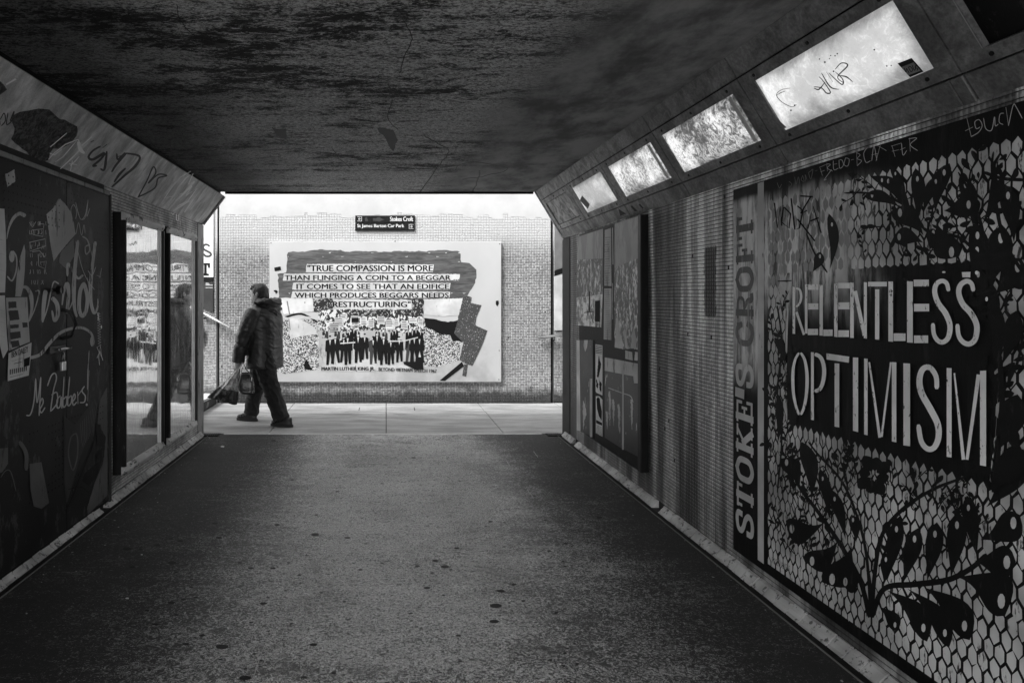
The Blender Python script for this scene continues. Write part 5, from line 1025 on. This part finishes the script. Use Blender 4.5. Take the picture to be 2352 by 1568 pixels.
def fuse(name, mb, mat, parent, vox=.010, sm=4, fold=0, fs=(6, 6, 22), trim=None, seed=0):
    me = bpy.data.meshes.new('x'); me.from_pydata([tuple(v) for v in mb.v], [], mb.f); bm = bmesh.new(); bm.from_mesh(me); bmesh.ops.recalc_face_normals(bm, faces=bm.faces); bm.to_mesh(me); bm.free()
    o = bpy.data.objects.new('x', me); C.objects.link(o); r = o.modifiers.new('r', 'REMESH'); r.mode = 'VOXEL'; r.voxel_size = vox
    q = o.modifiers.new('s', 'SMOOTH'); q.iterations = sm; q.factor = .5
    out = bpy.data.meshes.new_from_object(o.evaluated_get(bpy.context.evaluated_depsgraph_get())); bpy.data.objects.remove(o)
    n = len(out.vertices); co_ = np.zeros(n*3); out.vertices.foreach_get('co', co_); co_ = co_.reshape(-1, 3); nn = np.zeros(n*3); out.vertices.foreach_get('normal', nn); nn = nn.reshape(-1, 3)
    if fold:
        d = np.zeros(n)
        for i, (p, q_) in enumerate(zip(co_, nn)):
            u = Vector((p[0]*fs[0]+seed, p[1]*fs[1], p[2]*fs[2]+p[0]*7)); a = noise.noise(u+.6*noise.noise_vector(u*.5)); d[i] = (1-min(1, abs(a)*3.2))**1.5*1.3-.3+.35*noise.noise(u*2.1)
        if callable(fold): d *= np.array([fold(p) for p in co_])
        else: d *= fold
        co_ = co_+nn*d[:, None]
    org = np.array(ORGW); out.vertices.foreach_set('co', (co_-org).ravel()); out.polygons.foreach_set('use_smooth', [True]*len(out.polygons)); out.update(); out.name = name; out.materials.clear()
    return link(name, out, ORGW, mat, parent)
def cloth(name, v, v2, rough, spec=.5, sc=12):
    m = M(name); a = m.noise(sc, 5, .65, st=(1, 1, 1.6), dist=.6); m.bump(m.math('ADD', a, m.math('MULTIPLY', m.noise(120, 2), .1)), .3, .012); return m.done(m.mix(m.ramp(a, .35, .65), v, v2), rough, spec=spec)
mats['jacket'] = cloth('waxed jacket cloth', .028, .034, .38, .5); mats['trouser'] = cloth('dark trouser cloth', .014, .022, .7, .3); mats['skin'] = cloth('skin', .34, .40, .55, .4, 30); mats['hair'] = cloth('dark hair', .012, .03, .45, .5, 90); mats['shoe'] = cloth('black shoe leather', .02, .03, .35)
mats['sole'] = mats['dark']
P = empty('person', ORGW, 'person in dark hooded jacket walking left with bags at the tunnel mouth', 'person')
b = LF()
HC = (.085, 0, 1.515)                                     # head centre
b.ring([(.0, 0, .80, .12, .17), (.0, 0, .95, .13, .17), (.0, 0, 1.12, .12, .17), (0, 0, 1.28, .12, .19), (0.01, 0, 1.36, .09, .17), (.03, 0, 1.40, .06, .08)])
b.limb([(.02, 0, 1.34), (.045, 0, 1.42), (.07, 0, 1.48)], [.062, .056, .056]); b.ball((.078, 0, 1.53), .092, .074, .108); b.ball((.118, 0, 1.478), .058, .056, .062)
b.ball((.182, 0, 1.505), .022, .014, .024, 10); b.ball((.168, 0, 1.468), .018, .026, .014, 10); b.ball((.158, 0, 1.43), .022, .028, .02, 10); b.ball((.160, 0, 1.545), .014, .05, .014, 10)
for s_ in (1, -1): b.ball((.062, s_*.078, 1.512), .02, .012, .034, 10); b.ball((.150, s_*.032, 1.522), .014, .018, .012, 8)
for s_, sh, el, wr_ in ((1, (.03, .19, 1.31), (.13, .25, 1.01), (.20, .245, .745)), (-1, (.03, -.19, 1.31), (.05, -.26, 1.02), (.26, -.20, 1.06))):
    b.limb([sh, el, wr_], [.055, .045, .042, .036, .030])
    d = (Vector(wr_)-Vector(el)).normalized(); w = Vector(wr_)
    side = Vector((0, 1, 0)); fwd = d.cross(side).normalized()
    if s_ == 1:
        # left hand closed round the bag handles: palm, four curled fingers, thumb across
        pc = w+d*.045; b.limb([tuple(w-d*.01), tuple(pc), tuple(w+d*.085)], [.030, .036, .030])
        fw = Vector((1, 0, 0))
        for k, L in enumerate((.92, 1, .95, .8)):
            r0 = w+d*.08+fw*(.028-.019*k)+Vector((0, .012, 0)); b.limb([tuple(r0), tuple(r0+d*.032*L+Vector((0, .004, 0))), tuple(r0+d*.042*L+Vector((0, -.024, 0))), tuple(r0+d*.018*L+Vector((0, -.036, 0)))], [.0098, .0095, .009, .008], 8)
        t0 = w+d*.03+fw*.03; b.limb([tuple(t0), tuple(t0+d*.028+fw*.012+Vector((0, -.01, 0))), tuple(t0+d*.055+fw*.002+Vector((0, -.024, 0)))], [.013, .0115, .009], 8)
    else:
        b.limb([tuple(w-d*.01), tuple(w+d*.05), tuple(w+d*.09)], [.028, .034, .030])
        up_ = Vector((0, 0, 1)).cross(d).cross(d)*-1
        for k, L in enumerate((.92, 1, .95, .8)):
            r0 = w+d*.085+up_*(.028-.019*k); b.limb([tuple(r0), tuple(r0+d*.035*L), tuple(r0+d*.055*L+Vector((0, .018, 0))), tuple(r0+d*.05*L+Vector((0, .038, 0)))], [.0098, .0095, .009, .008], 8)
        t0 = w+d*.03+up_*.03; b.limb([tuple(t0), tuple(t0+d*.03+up_*.015), tuple(t0+d*.06+up_*.018)], [.013, .0115, .009], 8)
legs = ((1, (-.03, .085, .84), (-.10, .09, .48), (-.285, .09, .10)), (-1, (.04, -.085, .84), (.165, -.09, .47), (.235, -.09, .09)))
for s_, h, k, a in legs: b.limb([h, k, a], [.085, .075, .058, .05, .042])
for fx, lx in ((-.29, .09), (.27, -.09)): b.limb([(fx-.06, lx, .05), (fx+.05, lx, .045), (fx+.14, lx, .035)], [.035, .036, .025])
fuse('body', b, mats['skin'], P, .0072, 3)
# hair: short, darker cap with a quiff at the front
h = LF(); h.ball((.062, 0, 1.545), .098, .088, .098); h.ball((.022, 0, 1.49), .068, .074, .07); h.ball((.115, 0, 1.60), .062, .064, .036); h.ball((.165, 0, 1.578), .028, .04, .018)
hm = fuse('hair', h, mats['hair'], P, .007, 2, .004, (40, 40, 16))
# trousers
t = LF(); t.ring([(0, 0, .78, .155, .185), (0, 0, .86, .165, .195), (0, 0, .97, .16, .19)])
t.limb([(-.045, .09, .84), (-.10, .10, .55), (-.19, .10, .30), (-.275, .10, .075)], [.132, .118, .098, .094, .098]); t.limb([(.055, -.09, .84), (.15, -.095, .52), (.20, -.095, .30), (.245, -.095, .085)], [.135, .118, .098, .088, .088])
fuse('trousers', t, mats['trouser'], P, .010, 3, .010, (9, 9, 12))
# jacket: body, sleeves, collar and hood
j = LF(); j.ring([(.005, 0, .655, .205, .255), (.0, 0, .70, .202, .252), (-.005, 0, .85, .195, .245), (-.005, 0, 1.0, .188, .238), (-.01, 0, 1.15, .185, .24), (-.01, 0, 1.26, .178, .238), (0, 0, 1.34, .145, .205), (.02, 0, 1.39, .105, .135), (.03, 0, 1.425, .088, .092)], 28)
j.limb([(.03, .185, 1.31), (.06, .25, 1.19), (.13, .268, 1.01), (.175, .262, .87), (.205, .25, .735)], [.092, .096, .086, .078, .074, .070]); j.limb([(.02, -.185, 1.31), (.03, -.25, 1.18), (.06, -.268, 1.02), (.17, -.24, 1.03), (.25, -.205, 1.06)], [.09, .094, .082, .07, .062])
fj = lambda p: .0045 if p[2] < 1.3 else .003
jk = fuse('jacket', j, mats['jacket'], P, .011, 2, fj, (7, 7, 20), seed=3)
c = LF(); c.ring([(.035, 0, 1.37, .115, .12), (.045, 0, 1.42, .105, .105), (.05, 0, 1.465, .102, .10)], 24); fuse('collar', c, mats['jacket'], jk, .009, 2, .005, (9, 9, 20))
hd = LF()
hd.ball((-.105, 0, 1.345), .088, .135, .085, 20); hd.ball((-.13, 0, 1.27), .062, .10, .07, 18); hd.limb([(.06, .125, 1.415), (-.03, .145, 1.435), (-.12, .10, 1.425), (-.16, 0, 1.42), (-.12, -.10, 1.425), (-.03, -.145, 1.435), (.06, -.125, 1.415)], [.022, .032, .04, .043, .04, .032, .022]); fuse('hood', hd, mats['jacket'], jk, .009, 2, .012, (8, 8, 26), seed=9)
MB().tube([wl3(.205*math.cos(a), .256*math.sin(a), .668) for a in np.linspace(0, 2*math.pi, 40)], .006, 6, caps=False).build('hem', mats['jacket'], jk, smooth=True)
# shoes
for fx, lx, tl in ((-.295, .095, 0), (.275, -.09, 0)):
    s_ = LF(); s_.ring([(fx+.02, lx, .022, .135, .048), (fx+.018, lx, .04, .132, .048), (fx-.005, lx, .07, .105, .044), (fx-.045, lx, .105, .062, .040)], 22); s_.ball((fx+.105, lx, .045), .05, .046, .030)
    sh = fuse('shoe', s_, mats['shoe'], P, .007, 2); so_ = MB(); V = [(fx+.02+.145*math.cos(a), lx+.052*math.sin(a)) for a in np.linspace(0, 2*math.pi, 25)[:-1]]
    so_.add([wl3(a, b_, .001) for a, b_ in V]+[wl3(a, b_, .026) for a, b_ in V], [tuple(range(24)), tuple(range(47, 23, -1))]+[(i, (i+1) % 24, 24+(i+1) % 24, 24+i) for i in range(24)]); so_.build('sole', mats['dark'], sh)
    for q in (0, .03, .06): MB().tube([wl3(fx+.02+q, lx+.05*math.sin(a), .055+.038*math.cos(a)-q*.25) for a in np.linspace(-1.3, 1.3, 9)], .007, 6).build('strap', mats['shoe'], sh, smooth=True)
# carrier bag, swinging forward, pleated from the handles down
HP = wl3(.235, .245, .655)
PX = lambda x, y, Y=7.78: Vector(((x-VX)*Y/F, Y, CZ+(VY-y)*Y/F))
cb = empty('carrier_bag', PX(510, 905), 'full plastic carrier bag, pale striped top and dark bottom, swinging from the walker', 'bag')
def bagpart(t0, t1, name, mat, nT=18, nA=56, off=0):
    top = PX(553, 838); bl_, br_ = PX(478, 911), PX(543, 928); m = MB(); V = []
    for i in range(nT+1):
        u = t0+(t1-t0)*i/nT; cl = top.lerp(bl_, u); cr = top.lerp(br_, u); c_ = (cl+cr)/2; w_ = (cr-cl)/2; e = min(1, .12+u*1.15); sag = math.sin(u*math.pi)*.012
        for k in range(nA):
            a = 2*math.pi*k/nA; pl_ = 1+.16*math.sin(a*9+u*2)*(1-u*.75)+.05*math.sin(a*5+4*u)*u; dpt = .085*math.sin(min(1, u*1.25)*math.pi/2)*(1-.35*max(0, u-.8)/.2)+.008
            V.append(c_+w_*math.cos(a)*pl_*(1+.06*math.sin(u*9+a*2)*u)+Vector((0, 1, 0))*dpt*math.sin(a)*pl_+Vector((0, 0, -sag+.006*math.sin(a*3+u*7)))*1)
    m.add(V, [(i*nA+k, i*nA+(k+1) % nA, (i+1)*nA+(k+1) % nA, (i+1)*nA+k) for i in range(nT) for k in range(nA)]+([tuple(nT*nA+k for k in range(nA))] if t1 > .95 else [])); return m.build(name, mat, cb, smooth=True)
m = M('striped plastic film'); n = m.noise(40, 4, .7, st=(1, 1, .35), dist=.4); m.bump(n, .6, .01); m.b.inputs['Transmission Weight'].default_value = .15; mats['film'] = m.done(m.mix(m.ramp(n, .45, .56), .22, .72), .3)
m = M('dark plastic film'); n = m.noise(16, 5, .7); m.bump(n, .7, .015); mats['film2'] = m.done(m.mix(m.ramp(n, .5, .62), .02, .12), .28)
bagpart(0, .64, 'upper_bag', mats['film']); bagpart(.64, 1, 'lower_bag', mats['film2'], 8)
MB().tube([PX(556, 832), PX(552, 840), PX(540, 856)], .006, 8).build('handle', mats['film'], cb, smooth=True); MB().tube([PX(558, 832, 7.74), PX(550, 846, 7.74), PX(545, 872, 7.75)], .006, 8).build('handle', mats['film'], cb, smooth=True)
# handbag
hb = empty('handbag', PX(566, 902, 7.72), 'small dark shiny handbag hanging from the same hand as the carrier bag', 'handbag')
m = MB(); V = []; N_ = 30; rows_ = ((900, 549, 578, .045), (903, 552, 583, .05), (895, 549, 585, .056), (880, 548, 584, .052), (868, 551, 580, .04), (859, 554, 577, .026), (856, 556, 575, .014))
for y, xa, xb, dp in rows_[1:]:
    for k in range(N_):
        a = 2*math.pi*k/N_; V.append(PX((xa+xb)/2+(xb-xa)/2*math.copysign(abs(math.cos(a))**.6, math.cos(a)), y+1.5*math.sin(a*3), 7.72)+Vector((0, dp*math.copysign(abs(math.sin(a))**.6, math.sin(a)), 0)))
R_ = len(rows_)-1; m.add(V, [(i*N_+k, i*N_+(k+1) % N_, (i+1)*N_+(k+1) % N_, (i+1)*N_+k) for i in range(R_-1) for k in range(N_)]+[tuple(range(N_)), tuple((R_-1)*N_+k for k in range(N_))])
mats['patent'] = cloth('shiny handbag leather', .03, .05, .18, .8, 18); m.build('pouch', mats['patent'], hb, smooth=True)
for dy in (-.02, .02): MB().tube([PX(555, 858, 7.72+dy), PX(556, 848, 7.72+dy), PX(560, 834, 7.72+dy*.3), PX(564, 846, 7.72+dy), PX(574, 858, 7.72+dy)], .0055, 8).build('handle', mats['patent'], hb, smooth=True)
MB().tube([PX(575, 861, 7.67), PX(578, 868, 7.665), PX(577, 874, 7.665)], .006, 8).build('clasp', mats['metal'], hb, smooth=True)
MB().tube([PX(553, 860, 7.675), PX(565, 857, 7.672), PX(579, 861, 7.675), PX(584, 885, 7.67)], .004, 8).build('piping', mats['mid'], hb, smooth=True)
